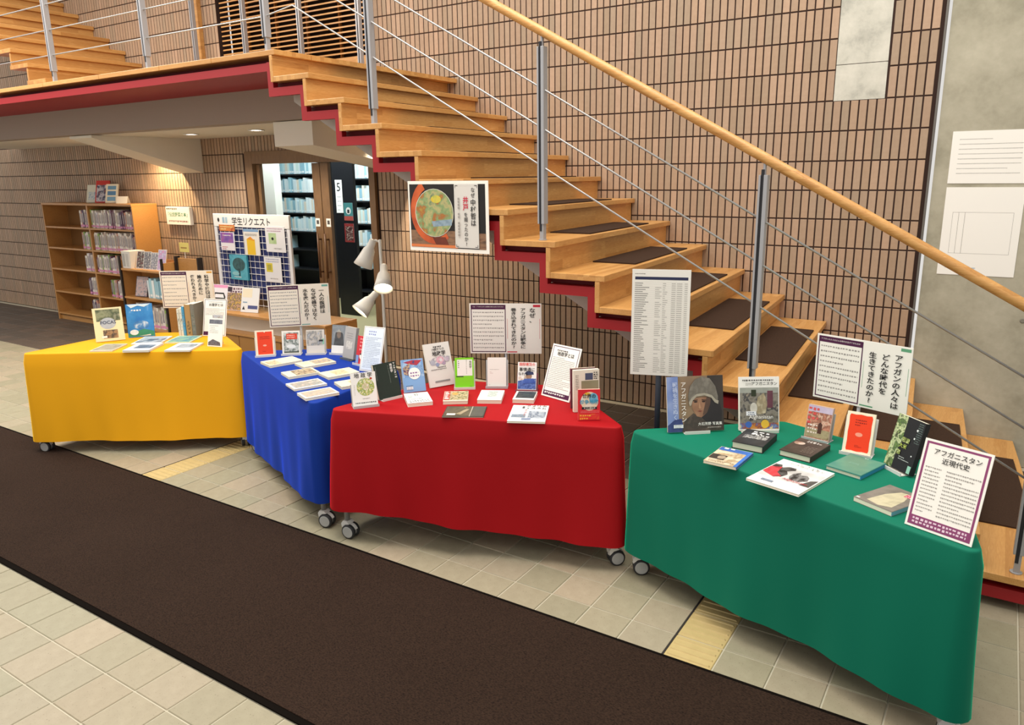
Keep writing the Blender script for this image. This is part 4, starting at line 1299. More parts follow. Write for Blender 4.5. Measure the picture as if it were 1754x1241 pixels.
# ---- blue table, lying
for lab, c, a, w, h, t, it in (
        ('cream paperback with a small red picture lying nearest the orange-red book', (-3.792, 3.091), 74, 0.215, 0.150, 0.015, [('r', 0.05, 0.1, 0.38, 0.75, photo(['#b8684a', '#e0cfa8', '#94503c'], 40, 3))]),
        ('cream paperback with a colour picture and dark spine lettering, rear middle of the blue table', (-3.574, 3.175), 73, 0.215, 0.142, 0.014, [('r', 0.42, 0.2, 0.97, 0.9, photo(['#b07a5a', '#d8b890', '#8a9a94', '#c84a3c'], 40, 4)), ('l', 0.1, 0.35, 0.8, 0.5, 3, 0.05, C_('#c8b48a'))]),
        ('cream paperback with a brown framed picture in the middle of the blue table', (-3.463, 2.955), 68, 0.190, 0.142, 0.015, [('r', 0.28, 0.08, 0.92, 0.92, photo(['#a8845a', '#cdb894', '#6f6450', '#8f4a34'], 40, 4)), ('f', 0.28, 0.08, 0.92, 0.92, 0.003, INK)]),
        ('cream paperback with a tan landscape picture, right middle of the blue table', (-3.258, 3.070), 71, 0.200, 0.145, 0.015, [('r', 0.30, 0.15, 0.72, 0.85, photo(['#c89c6a', '#e0c8a0', '#a8804c'], 30, 3)), ('r', 0.75, 0.1, 0.95, 0.9, C_('#ded2b8'))]),
        ('white book with a faded grey photo lying near the front of the blue table', (-3.241, 2.801), 68, 0.190, 0.146, 0.012, [('r', 0.08, 0.12, 0.95, 0.9, photo(['#c8c2b8', '#8f9490', '#b8a898', '#dedad2'], 30, 4))]),
        ('white book with a sandy photo lying at the front corner of the blue table', (-3.036, 2.700), 68, 0.188, 0.134, 0.015, [('r', 0.06, 0.12, 0.95, 0.9, photo(['#cfc8bc', '#a8a49a', '#d4b49a', '#bfbcb4'], 30, 4))]),
        ('cream paperback half hidden behind the white fruit-picture book', (-3.028, 2.940), 65, 0.155, 0.130, 0.016, [('r', 0.45, 0.2, 0.9, 0.8, photo(['#d8c8a0', '#b8a47a'], 30, 3))])):
    BK(lab, c, a, w, h, t, '#eadfbc' if 'cream' in lab else '#e6e3dd', it, group=GB, spine='L')

# ---- yellow table
GY = 'books set out on the yellow table'
BK('cream hardback with landscape photos and a grey circle, left end of the yellow table', (-5.422, 2.906), 62, 0.190, 0.245, 0.016, '#e9dcae',
   [('r', 0.10, 0.60, 0.92, 0.95, photo(['#5f6a44', '#8f9270', '#4a5438', '#a8a488'], 14, 4)), ('r', 0.28, 0.08, 0.78, 0.33, photo(['#6a4a34', '#a8845a', '#3c3028', '#c8b08a'], 26, 4)), ('e', 0.48, 0.53, 0.27, 0.17, photo(['#9fa8b4', '#b8bcbf'], 20, 2)), ('r', 0.22, 0.10, 0.40, 0.16, C_('#ece8e0')),
    ('t', 'FOCAS', 0.49, 0.62, 0.135, C_('#262a48'), dict(bold=0.012))], lean=15, group=GY)
BK('blue book with sky, sea and white clouds standing on the yellow table', (-5.364, 3.109), 53, 0.180, 0.248, 0.014, '#2f7fc0',
   [('r', 0.01, 0.01, 0.99, 0.99, photo(['#1f6cb8', '#2f7fc0', '#3c8ccc', '#bcd6ea'], 11, 4, lo=0.3, hi=0.78)), ('p', [(0.01, 0.02), (0.99, 0.02), (0.99, 0.16), (0.6, 0.24), (0.01, 0.10)], photo(['#2f7a5c', '#3c946c'], 14, 2)), ('e', 0.52, 0.36, 0.30, 0.13, photo(['#2a5a9c', '#4a86bc', '#dfe8ec'], 24, 3)), ('e', 0.24, 0.15, 0.16, 0.08, photo(['#f0f2f0', '#c8d8e0'], 30, 2)),
    ('p', [(0.05, 0.99), (0.95, 0.99), (0.7, 0.90), (0.45, 0.95), (0.2, 0.88)], C_('#d4e6f0')), ('p', [(0.40, 0.03), (0.85, 0.07), (0.85, 0.03)], C_('#dcd8c8')), ('l', 0.2, 0.84, 0.83, 0.82, 1, 0.05, C_('#eef2f4'))], lean=10, group=GY)
for lab, off, sm, hh, w in (('slim striped book, first of the upright books on the yellow table', 0.0, '#d8d6c8', 0.205, 0.12), ('slim white book, second of the upright books on the yellow table', 0.022, '#e4dfd0', 0.210, 0.12),
                            ('book with a sky blue spine among the upright books on the yellow table', 0.044, '#4a9cc8', 0.225, 0.13), ('tan book with an oval figure on its spine on the yellow table', 0.068, '#b08a58', 0.24, 0.13), ('grey hardback at the right of the upright books on the yellow table', 0.118, '#7a766c', 0.245, 0.14)):
    dx, dy = cos(radians(25)), sin(radians(25))
    t = 0.018 if off < 0.06 else (0.045 if off < 0.1 else 0.03)
    o = BK(lab, (-5.185 + dx * (off + t), 3.335 + dy * (off + t)), 25 + 90, w, hh, t, sm, [], lean=0, group=GY, spine='L', spine_mat=MT(sm))
    sp_ = MB()
    n = 18
    if off == 0.068:
        MB().add([(-w / 2 - 0.0004, t / 2 - 0.013 * cos(2 * pi * i / n), hh * 0.28 + 0.05 * sin(2 * pi * i / n)) for i in range(n)], [list(range(n))]).obj('spine_print', photo(['#2c2018', '#c89c60'], 60, 2), o)
    else:
        MB().add([(-w / 2 - 0.0004, t - 0.003, 0.04), (-w / 2 - 0.0004, 0.003, 0.04), (-w / 2 - 0.0004, 0.003, hh - 0.03), (-w / 2 - 0.0004, t - 0.003, hh - 0.03)], [(0, 1, 2, 3)]).obj('spine_print', photo(['#5a6a5c', sm, sm, '#8a8a7c'], 40, 2, stretch=(1, 1, 2)), o)
flyer('purple framed flyer with the small photos, right end of the yellow table', 0.19, 0.28,
      [('f', 0.03, 0.02, 0.97, 0.98, 0.0035, PURP), ('r', 0.05, 0.03, 0.30, 0.12, PURP), ('l', 0.1, 0.9, 0.74, 0.58, 6, 0.013, GRYTXT), ('l', 0.2, 0.8, 0.92, 0.91, 1, 0.015, GRYTXT), ('r', 0.40, 0.42, 0.85, 0.56, photo(['#5a6a84', '#b8bcc4', '#8a7c6a'], 40, 3)), ('r', 0.36, 0.14, 0.6, 0.34, photo(['#3c4450', '#8f9098'], 40, 3)),
       ('t', '水理学とは', 0.53, 0.875, 0.085, INK, dict(bold=0.01))], (-4.907, 3.400, z0), 22, 15)
flyer('leaflet with a rooftop photo in a clear holder, front right of the yellow table', 0.12, 0.20,
      [('r', 0.05, 0.80, 0.95, 0.95, photo(['#4a4e5a', '#8a8c94'], 30, 3)), ('l', 0.1, 0.7, 0.74, 0.5, 5, 0.02, GRYTXT), ('p', [(0.05, 0.04), (0.05, 0.15), (0.35, 0.26), (0.85, 0.16), (0.9, 0.04)], photo(['#3a3438', '#6a6468', '#4c5a70'], 60, 3))], (-4.585, 3.172, z0), 16, 14)
for lab, c, a, w, h, t, col, it in (
        ('grey book with a muddy landscape lying at the left end of the yellow table', (-5.210, 2.770), 34, 0.155, 0.22, 0.008, '#cfc9b4', [('r', 0.05, 0.08, 0.96, 0.94, photo(['#7a7464', '#a09a88', '#5f5a4c'], 18, 4))]),
        ('pale book with a black mountain photo lying below the blue book', (-5.170, 3.070), 37, 0.20, 0.25, 0.008, '#d8dad4', [('r', 0.05, 0.15, 0.96, 0.72, photo(['#1f2a38', '#46586c', '#a8b0b8', '#26303c'], 12, 4)), ('r', 0.05, 0.76, 0.9, 0.92, C_('#8fa4b8'))]),
        ('white thick book with a dark photo lying at the front of the yellow table', (-4.985, 2.890), 34, 0.18, 0.235, 0.014, '#d4d8dc', [('r', 0.22, 0.28, 0.9, 0.75, photo(['#2a3444', '#5a6878', '#8f98a4'], 16, 4)), ('l', 0.2, 0.8, 0.92, 0.84, 2, 0.03, C_('#5a6470'))]),
        ('green and blue map book lying in the middle of the yellow table', (-4.990, 3.205), 33, 0.18, 0.235, 0.008, '#c8d4b4', [('r', 0.05, 0.05, 0.95, 0.95, photo(['#5f9a84', '#8fb490', '#4a86a0', '#a8bc8c'], 14, 4))]),
        ('white book with a grey picture lying at the right front of the yellow table', (-4.745, 3.045), 33, 0.175, 0.24, 0.011, '#dcdcd8', [('r', 0.2, 0.35, 0.92, 0.85, photo(['#6a7884', '#a8b0b8', '#4c5a68'], 16, 4)), ('l', 0.15, 0.8, 0.25, 0.12, 3, 0.03, GRYTXT)])):
    BK(lab, c, a, w, h, t, col, it, group=GY)

# ---- green table, standing
GG = 'books set out on the green table'
BLU = photo(['#6f86c0', '#8fa0cc', '#5a74b4'], 8, 2)
BRN = photo(['#5a4638', '#6c5644', '#483a30'], 7, 3)
BK('wide photo book with a face under a grey knitted hat on the green table', (-1.073, 3.153), 39, 0.264, 0.252, 0.012, '#6a5a4c',
   [('r', 0.0, 0.0, 0.20, 1.0, BLU), ('r', 0.20, 0.0, 1.0, 1.0, photo(['#7a6450', '#8d7458', '#66543f'], 7, 2)), ('r', 0.72, 0.0, 1.0, 1.0, photo(['#3c332c', '#2c2622'], 8, 2)),
    ('p', [(0.0, 0.0), (0.0, 0.12), (0.12, 0.22), (0.25, 0.24), (0.3, 0.0)], photo(['#28356a', '#3c4c84'], 30, 2)), ('p', [(0.25, 0.0), (0.30, 0.2), (0.46, 0.33), (0.64, 0.22), (0.95, 0.25), (1.0, 0.0)], photo(['#4a4038', '#3c342e', '#5a4e44'], 30, 2)),
    ('p', [(0.60, 0.25), (0.60, 0.60), (0.90, 0.62), (0.97, 0.35), (0.95, 0.1), (0.75, 0.1)], photo(['#1c191a', '#262224'], 10, 2)),
    ('p', [(0.42, 0.60), (0.445, 0.40), (0.52, 0.27), (0.60, 0.25), (0.70, 0.33), (0.76, 0.48), (0.78, 0.62)], photo(['#8a6248', '#a0765a', '#7a523c'], 14, 2)),
    ('p', [(0.62, 0.28), (0.70, 0.33), (0.76, 0.48), (0.78, 0.62), (0.70, 0.62), (0.66, 0.45)], photo(['#4c362c', '#5c4436'], 14, 2)),
    ('e', 0.505, 0.535, 0.032, 0.014, C_('#2c201c')), ('e', 0.645, 0.535, 0.032, 0.014, C_('#2c201c')), ('p', [(0.455, 0.565), (0.54, 0.575), (0.54, 0.56), (0.46, 0.55)], C_('#3a2820')), ('p', [(0.61, 0.575), (0.69, 0.565), (0.69, 0.55), (0.61, 0.56)], C_('#3a2820')),
    ('p', [(0.565, 0.54), (0.55, 0.42), (0.575, 0.405), (0.60, 0.42)], C_('#b08668')), ('p', [(0.53, 0.365), (0.575, 0.378), (0.62, 0.365), (0.575, 0.35)], C_('#7a3c34')),
    ('p', [(0.38, 0.50), (0.37, 0.66), (0.41, 0.82), (0.50, 0.94), (0.62, 0.985), (0.76, 0.95), (0.86, 0.80), (0.90, 0.62), (0.90, 0.50), (0.84, 0.52), (0.78, 0.61), (0.66, 0.655), (0.52, 0.64), (0.44, 0.57), (0.42, 0.50)], photo(['#7d766a', '#6a645a', '#8d867a'], 24, 3)),
    ('p', [(0.39, 0.47), (0.38, 0.53), (0.43, 0.61), (0.52, 0.675), (0.66, 0.69), (0.79, 0.645), (0.86, 0.56), (0.91, 0.54), (0.90, 0.48), (0.84, 0.51), (0.78, 0.60), (0.66, 0.645), (0.52, 0.63), (0.45, 0.56), (0.42, 0.47)], photo(['#b0a896', '#9a9282'], 30, 2)),
    ('r', 0.10, 0.075, 0.27, 0.135, C_('#e4e6ea')), ('l', 0.12, 0.25, 0.125, 0.09, 2, 0.015, C_('#9aa0a8')), ('l', 0.70, 0.94, 0.07, 0.065, 1, 0.014, C_('#cfc8c0')),
    ('t', 'アフガニスタン', 0.285, 0.90, 0.105, TXTW, dict(vertical=True, bold=0.006)), ('t', '戦禍を生きぬく', 0.135, 0.90, 0.098, C_('#c9d2ea'), dict(vertical=True, bold=0.006)), ('t', '大石芳野 写真集', 0.745, 0.16, 0.062, TXTW, dict(bold=0.01))], lean=12, zz=0.0032, group=GG)
book_stand('short white ledge stand under the wide photo book', (-1.073, 3.153, z0 + 0.0003), 39, 0.118, 0.16, 12, WHT)
BK('white framed photo book with riders on horses on the green table', (-0.831, 3.310), 33, 0.183, 0.244, 0.014, '#f0eee8',
   [('r', 0.02, 0.10, 0.98, 0.80, photo(['#3c3e44', '#6a6458', '#8a8478', '#2a2c34', '#a89c88'], 26, 4)), ('r', 0.02, 0.70, 0.98, 0.80, photo(['#8a8f88', '#a4a69c'], 12, 2)), ('r', 0.70, 0.42, 0.84, 0.74, photo(['#5a2c3a', '#6c3a48'], 30, 2)), ('p', [(0.40, 0.36), (0.46, 0.62), (0.62, 0.70), (0.70, 0.50), (0.66, 0.32), (0.48, 0.30)], photo(['#b8a888', '#94876a', '#cfc4a8'], 30, 3)), ('e', 0.36, 0.42, 0.09, 0.10, photo(['#d8d4c8', '#b8b4a8'], 30, 2)), ('r', 0.30, 0.64, 0.42, 0.76, C_('#2c3420')),
    ('r', 0.02, 0.03, 0.98, 0.14, photo(['#3c5aa0', '#c88a2c', '#8a4a3c', '#5a7ab0', '#d8c48c'], 30, 3)), ('e', 0.64, 0.12, 0.10, 0.08, C_('#e0b83c')), ('e', 0.23, 0.11, 0.08, 0.06, C_('#3c66b4')), ('r', 0.17, 0.28, 0.42, 0.36, C_('#e8eaee')), ('l', 0.22, 0.38, 0.345, 0.31, 2, 0.02, C_('#5a6678')), ('l', 0.08, 0.85, 0.95, 0.94, 1, 0.028, C_('#4a4848')), ('l', 0.16, 0.32, 0.885, 0.86, 2, 0.014, GRYTXT),
    ('t', 'アフガニスタン', 0.62, 0.905, 0.070, INK, dict(bold=0.01)), ('t', 'Afghanistan', 0.54, 0.30, 0.098, TXTW, dict(bold=0.006))], lean=12, zz=0.0032, group=GG)
book_stand('white ledge stand under the photo book with riders', (-0.831, 3.310, z0 + 0.0003), 33, 0.165, 0.16, 12, WHT)
BK('brick red photo book with a mud-walled gate standing on the green table', (-0.587, 3.318), -12, 0.110, 0.148, 0.014, '#c8ac9c',
   [('r', 0.02, 0.02, 0.98, 0.98, photo(['#a8644c', '#c88a70', '#8a5440', '#d8b49c', '#b8705c'], 34, 4)), ('r', 0.02, 0.80, 0.98, 0.98, photo(['#b4a4c0', '#c8bcd0'], 20, 2)), ('r', 0.02, 0.04, 0.98, 0.30, photo(['#8f8460', '#a89c78', '#7a6c4c'], 30, 3)), ('p', [(0.50, 0.18), (0.50, 0.46), (0.58, 0.52), (0.66, 0.46), (0.66, 0.18)], C_('#4c2c22')), ('l', 0.04, 0.45, 0.92, 0.5, 4, 0.085, photo(['#c83c3c', '#d85a54'], 50, 2)), ('l', 0.1, 0.5, 0.42, 0.2, 3, 0.05, C_('#ecdcd0'))], lean=12, zz=0.0032, group=GG)
book_stand('grey stand holding the brick red photo book', (-0.587, 3.318, z0 + 0.0003), -12, 0.115, 0.12, 12, ACR)
BK('orange book with a wavy cream border standing on the green table', (-0.408, 3.220), -4, 0.110, 0.172, 0.013, '#f2e8cc',
   [('p', [(0.10, 0.10), (0.12, 0.05), (0.30, 0.06), (0.5, 0.045), (0.7, 0.06), (0.88, 0.05), (0.91, 0.10), (0.90, 0.3), (0.915, 0.5), (0.90, 0.7), (0.915, 0.88), (0.88, 0.945), (0.7, 0.935), (0.5, 0.95), (0.3, 0.935), (0.13, 0.945), (0.095, 0.9), (0.11, 0.7), (0.095, 0.5), (0.11, 0.3)], C_('#ee3d12')),
    ('e', 0.50, 0.46, 0.13, 0.05, C_('#f49a80')), ('l', 0.32, 0.72, 0.82, 0.70, 3, 0.028, C_('#8a1c0c')), ('l', 0.4, 0.66, 0.20, 0.17, 2, 0.018, C_('#a8260e'))], lean=14, zz=0.0032, group=GG)
book_stand('white stand with a dark block behind the orange book', (-0.408, 3.220, z0 + 0.0003), -4, 0.125, 0.15, 14, ACW)
BK('black book with green crumpled leaf photo and yellow-green title on the green table', (-0.245, 3.112), -44, 0.142, 0.212, 0.022, '#16181c',
   [('p', [(0.0, 0.0), (0.30, 0.0), (0.30, 0.30), (0.38, 0.55), (0.36, 1.0), (0.0, 1.0)], photo(['#1c2a18', '#6f8a4a', '#3a5230', '#c4d09c', '#141c14', '#a0b870'], 30, 4)), ('l', 0.80, 0.97, 0.96, 0.60, 10, 0.02, C_('#5f706c')), ('e', 0.80, 0.82, 0.03, 0.02, C_('#e8ecea')), ('e', 0.78, 0.66, 0.025, 0.018, C_('#dfe4e2')), ('e', 0.86, 0.34, 0.02, 0.014, C_('#e8ecea')), ('l', 0.45, 0.85, 0.26, 0.22, 2, 0.018, C_('#b8c0bc')),
    ('r', 0.86, 0.02, 0.98, 0.16, C_('#8fc4ae')), ('r', 0.40, 0.53, 0.52, 0.62, photo(['#b4c45a', '#4c5c28', '#cfd890'], 160, 2)), ('r', 0.54, 0.53, 0.66, 0.62, photo(['#b4c45a', '#4c5c28', '#cfd890'], 160, 2)), ('r', 0.34, 0.28, 0.46, 0.37, photo(['#b4c45a', '#4c5c28', '#cfd890'], 160, 2)), ('t', '大米', 0.49, 0.50, 0.095, C_('#b4c45a'), dict(bold=0.01))], lean=14, zz=0.0032, group=GG, spine_mat=C_('#101216'))
book_stand('white ledge stand under the black leaf-photo book', (-0.245, 3.112, z0 + 0.0003), -44, 0.10, 0.15, 14, ACW)
# ---- green table, lying
HB = dict(spine='R', group=GG, hard=True)
BK('thick black and white book lying between the two photo books on the green table', (-0.805, 3.138), -3, 0.134, 0.196, 0.030, '#2a2a2c',
   [('r', 0.02, 0.02, 0.98, 0.98, photo(['#1f1f21', '#2c2c2e', '#444446'], 16, 3)), ('p', [(0.15, 0.60), (0.9, 0.64), (0.9, 0.42), (0.15, 0.38)], photo(['#1f1f21', '#b8b6b2', '#3a3a3c', '#e0deda'], 44, 3)), ('l', 0.30, 0.80, 0.90, 0.78, 2, 0.09, C_('#eceae6')), ('l', 0.3, 0.9, 0.7, 0.64, 1, 0.06, C_('#d8d6d2'))], **HB)
BK('small blue and sand book with a desert photo lying on the green table', (-0.846, 2.905), -4, 0.138, 0.195, 0.012, '#c8b494',
   [('r', 0.02, 0.02, 0.90, 0.78, photo(['#c8b494', '#e0d0b4', '#a8906c', '#d8c4a0'], 20, 4)), ('r', 0.02, 0.78, 0.98, 0.98, photo(['#2c5aa8', '#3c6cb8'], 14, 2)), ('r', 0.90, 0.0, 1.0, 0.98, C_('#3a70c0')), ('r', 0.02, 0.22, 0.48, 0.50, photo(['#2c2824', '#4c443c'], 30, 2)), ('e', 0.36, 0.36, 0.12, 0.11, photo(['#b8a890', '#8a7a68'], 40, 2)), ('l', 0.15, 0.90, 0.95, 0.86, 1, 0.08, C_('#dfe8f4')), ('l', 0.1, 0.85, 0.14, 0.08, 2, 0.03, C_('#a89478'))], spine='R', group=GG, spine_mat=C_('#2c62b4'))
BK('thick dark brown book with an explosion photo lying on the green table', (-0.595, 3.138), -12, 0.134, 0.196, 0.026, '#3a322c',
   [('r', 0.02, 0.02, 0.98, 0.98, photo(['#2e2824', '#443a32', '#544840'], 12, 3)), ('e', 0.22, 0.66, 0.17, 0.10, photo(['#e0d4c4', '#8a5a44'], 30, 2)), ('l', 0.35, 0.85, 0.92, 0.86, 2, 0.05, C_('#c8c0b8')), ('l', 0.55, 0.9, 0.55, 0.2, 5, 0.05, C_('#6c5f54'))], **HB)
BK('large white magazine with a grey photo of riders lying on the green table', (-0.581, 2.833), -15, 0.214, 0.285, 0.010, '#efece6',
   [('r', 0.02, 0.26, 0.98, 0.78, photo(['#a8a6a2', '#c8c6c2', '#dedcd8', '#b4b2ae'], 8, 4)), ('p', [(0.02, 0.76), (0.14, 0.78), (0.20, 0.68), (0.30, 0.77), (0.42, 0.775), (0.46, 0.70), (0.36, 0.60), (0.44, 0.50), (0.40, 0.36), (0.18, 0.38), (0.10, 0.56), (0.02, 0.58)], photo(['#101010', '#1e1e1e', '#5a5856', '#161616'], 34, 3)), ('p', [(0.50, 0.58), (0.58, 0.68), (0.62, 0.60), (0.72, 0.64), (0.80, 0.58), (0.84, 0.46), (0.74, 0.36), (0.56, 0.36), (0.50, 0.46)], photo(['#141414', '#2c2c2c', '#8a8886', '#1a1a1a'], 34, 3)), ('p', [(0.80, 0.28), (0.98, 0.28), (0.98, 0.56), (0.88, 0.50)], photo(['#3a3a38', '#55534f'], 30, 3)), ('p', [(0.02, 0.40), (0.02, 0.62), (0.20, 0.70), (0.25, 0.48), (0.4, 0.38), (0.3, 0.30)], photo(['#c8202c', '#d8444c', '#8a1c24'], 20, 2)), ('r', 0.20, 0.10, 0.42, 0.16, photo(['#4c5a74', '#8a94a4', '#6a7890'], 60, 2)), ('e', 0.55, 0.945, 0.012, 0.009, INK), ('e', 0.72, 0.935, 0.012, 0.009, INK), ('e', 0.40, 0.95, 0.012, 0.009, INK),
    ('t', 'アフガニスタン', 0.55, 0.91, 0.075, INK, {}), ('t', 'Afghanistan', 0.70, 0.36, 0.075, C_('#b0222c'), dict(bold=0.008))], spine='L', group=GG)
BK('teal hardback lying in front of the orange book on the green table', (-0.385, 3.062), -19, 0.146, 0.198, 0.018, '#2c7a70',
   [('r', 0.02, 0.02, 0.98, 0.98, photo(['#2f7c70', '#5a9078', '#3c8474'], 7, 2)), ('l', 0.45, 0.62, 0.95, 0.9, 1, 0.03, C_('#dfe8dc')), ('l', 0.3, 0.7, 0.55, 0.5, 2, 0.02, C_('#8fb8a8'))], spine='R', group=GG, hard=True, spine_mat=C_('#2f8ab4'))
BK('grey book with a veiled figure and red title lying on the green table', (-0.226, 2.790), -28, 0.150, 0.205, 0.017, '#7a746c',
   [('r', 0.02, 0.02, 0.98, 0.98, photo(['#6a645c', '#847c72', '#5c564e'], 9, 3)), ('p', [(0.25, 0.10), (0.30, 0.55), (0.45, 0.85), (0.66, 0.88), (0.80, 0.55), (0.85, 0.15), (0.6, 0.05)], photo(['#b0a88c', '#c8bf9f', '#9a9278'], 14, 4)), ('r', 0.62, 0.72, 0.98, 0.86, C_('#c0405c')), ('l', 0.65, 0.95, 0.83, 0.76, 2, 0.03, C_('#f0d8dc')), ('r', 0.03, 0.03, 0.12, 0.07, C_('#e0dcd4'))], spine='R', group=GG, spine_mat=C_('#6fa4b8'))
flyer('large purple framed history flyer at the right front of the green table', 0.21, 0.297,
      [('f', 0.035, 0.025, 0.965, 0.975, 0.007, C_('#8a3f6c')), ('r', 0.06, 0.04, 0.94, 0.135, C_('#8a3f6c')), ('l', 0.10, 0.34, 0.70, 0.20, 13, 0.014, GRYTXT), ('l', 0.42, 0.92, 0.70, 0.20, 13, 0.014, GRYTXT), ('l', 0.10, 0.90, 0.115, 0.075, 2, 0.028, C_('#e4c8d8')),
       ('t', 'アフガニスタン', 0.52, 0.91, 0.072, INK, dict(bold=0.01)), ('t', '近現代史', 0.52, 0.825, 0.072, INK, dict(bold=0.01))], (-0.066, 2.588, z0), -21, 16)

# ================================================================ BACKGROUND FURNITURE
SW = 'shelf_wood'


def shelf_book_meshes():
    out = {}
    for nm, band in (('spines_mixed', '#d98fb8'), ('spines_pale', None)):
        mb = MB()
        # unit book: x thickness 1, y depth 1, z height 1; spine looks to -y
        mb.box(0, 1, 0, 1, 0, 1)
        # recessed page block on top is too small to see; a band of class-mark stickers on the spine
        if band:
            mb.add([(0.04, -0.012, 0.05), (0.96, -0.012, 0.05), (0.96, -0.012, 0.17), (0.04, -0.012, 0.17)], [(0, 1, 2, 3)], 1)
            mb.add([(0.2, -0.010, 0.3), (0.8, -0.010, 0.3), (0.8, -0.010, 0.85), (0.2, -0.010, 0.85)], [(0, 1, 2, 3)], 2)
        else:
            mb.add([(0.1, -0.012, 0.08), (0.9, -0.012, 0.08), (0.9, -0.012, 0.2), (0.1, -0.012, 0.2)], [(0, 1, 2, 3)], 1)
        me = mb.mesh('shelved_book', [nm, C_(band or '#f2f6f6', 0.5), photo(['#e4ddd2', '#8a7f86', '#d0c6bc'], 1.5, 1)] if band else [nm, C_('#f2f6f6', 0.5)])
        out[nm] = me
    return out


SBM = shelf_book_meshes()


def row(x0, x1, y, z, hmin, hmax, tmin, tmax, dep, kind, label, group, seed, gap=0.0008):
    R = random.Random(seed)
    x = x0
    while True:
        t = R.uniform(tmin, tmax)
        if x + t > x1:
            break
        h = R.uniform(hmin, hmax)
        d = dep * R.uniform(0.85, 1.0)
        o = place(SBM[kind], 'shelved_book', None, (x, y + R.uniform(0, 0.012), z + 0.0005), (0, 0, 0), (t, d, h), label=label, category='book', group=group)
        x += t + gap


def bookcase():
    X0, XD, X1 = -10.95, -9.82, -8.83
    Y0, Y1 = 5.20, 5.525
    o = thing('bookcase', 'tall wooden bookcase full of books against the tiled wall at the far left', 'bookcase', loc=(X1, Y0, 0))
    L = lambda mb, nm, m=SW, **k: mb.obj(nm, m, o, **k)
    bx = lambda a, b, c, d, e, f: MB().box(a - X1, b - X1, c - Y0, d - Y0, e, f)
    L(bx(X1 - 0.022, X1, Y0, Y1, 0, 1.555), 'side_panel', bevel=0.002)
    L(bx(X0, X0 + 0.022, Y0, Y1, 0, 1.555), 'side_panel', bevel=0.002)
    L(bx(XD - 0.03, XD + 0.0, Y0, Y1 - 0.01, 0.06, 1.555), 'divider', bevel=0.002)
    L(bx(X0, X1, Y0 - 0.006, Y1, 1.5555, 1.583), 'top_board', bevel=0.003)
    L(bx(X0 + 0.023, X1 - 0.023, Y1 - 0.009, Y1, 0.06, 1.555), 'back_panel', C_('#8d6436', 0.6))
    L(bx(X0 + 0.023, X1 - 0.023, Y0 + 0.03, Y1 - 0.01, 0.0, 0.06), 'plinth')
    zs = (1.276, 0.998, 0.714, 0.404, 0.10)
    for z in zs:
        for a, b in ((X0 + 0.0225, XD - 0.0305), (XD + 0.0005, X1 - 0.0225)):
            L(bx(a, b, Y0 + 0.002, Y1 - 0.0095, z - 0.022, z), 'shelf_board', bevel=0.0015)
    names = ('top', 'second', 'third', 'fourth', 'bottom')
    for i, z in enumerate(zs):
        if i < 4:
            a = XD + 0.01 + (0.25 if i == 3 else 0)
            row(a, X1 - 0.03, Y0 + 0.02, z, 0.19, 0.235, 0.02, 0.042, 0.19, 'spines_mixed', 'book packed upright on the %s shelf of the tall wooden bookcase' % names[i], '%s shelf of the tall bookcase' % names[i], 40 + i)
        row(XD - 0.26, XD - 0.035, Y0 + 0.02, z, 0.19, 0.235, 0.025, 0.045, 0.19, 'spines_mixed', 'book on the %s shelf left of the upright in the tall bookcase' % names[i], '%s shelf left of the upright' % names[i], 60 + i)
    # magazines shown on top
    for lab, x, w, h, cov, it in (
            ('pale magazine with a blue picture, leftmost on top of the tall bookcase', -9.98, 0.17, 0.23, '#e4e6d8', [('r', 0.15, 0.15, 0.85, 0.6, photo(['#8ab4d0', '#dfe6e4', '#5f94bc'], 20, 3))]),
            ('red bordered magazine with a photo on top of the tall bookcase', -9.76, 0.19, 0.285, '#c83a34', [('r', 0.08, 0.05, 0.92, 0.80, photo(['#6f7aa0', '#d8d4dc', '#3c4668', '#b8705c'], 16, 4))]),
            ('white and blue book with picture bands on top of the tall bookcase', -9.54, 0.17, 0.24, '#ece6d4', [('r', 0.15, 0.70, 0.85, 0.9, C_('#6a9cc4')), ('r', 0.15, 0.40, 0.85, 0.62, C_('#5a8ab8')), ('r', 0.15, 0.1, 0.85, 0.32, C_('#7aa8cc'))])):
        book(lab, w, h, 0.016, MT(cov), it, (x, 5.36, 1.5835), 22, 16, group='magazines on top of the tall bookcase')
    c = thing('name_card', 'small white folded card at the right end of the tall bookcase top', 'card', loc=(-9.31, 5.36, 1.5835), rot=(0, 0, radians(20)))
    MB().hexa([(-0.08, 0, 0), (0.08, 0, 0), (0.08, 0.002, 0), (-0.08, 0.002, 0), (-0.08, 0.03, 0.085), (0.08, 0.03, 0.085), (0.08, 0.032, 0.085), (-0.08, 0.032, 0.085)]).obj('front_leaf', PAPER, c)
    MB().hexa([(-0.08, 0.062, 0), (0.08, 0.062, 0), (0.08, 0.064, 0), (-0.08, 0.064, 0), (-0.08, 0.0325, 0.085), (0.08, 0.0325, 0.085), (0.08, 0.0345, 0.085), (-0.08, 0.0345, 0.085)]).obj('back_leaf', PAPER, c)


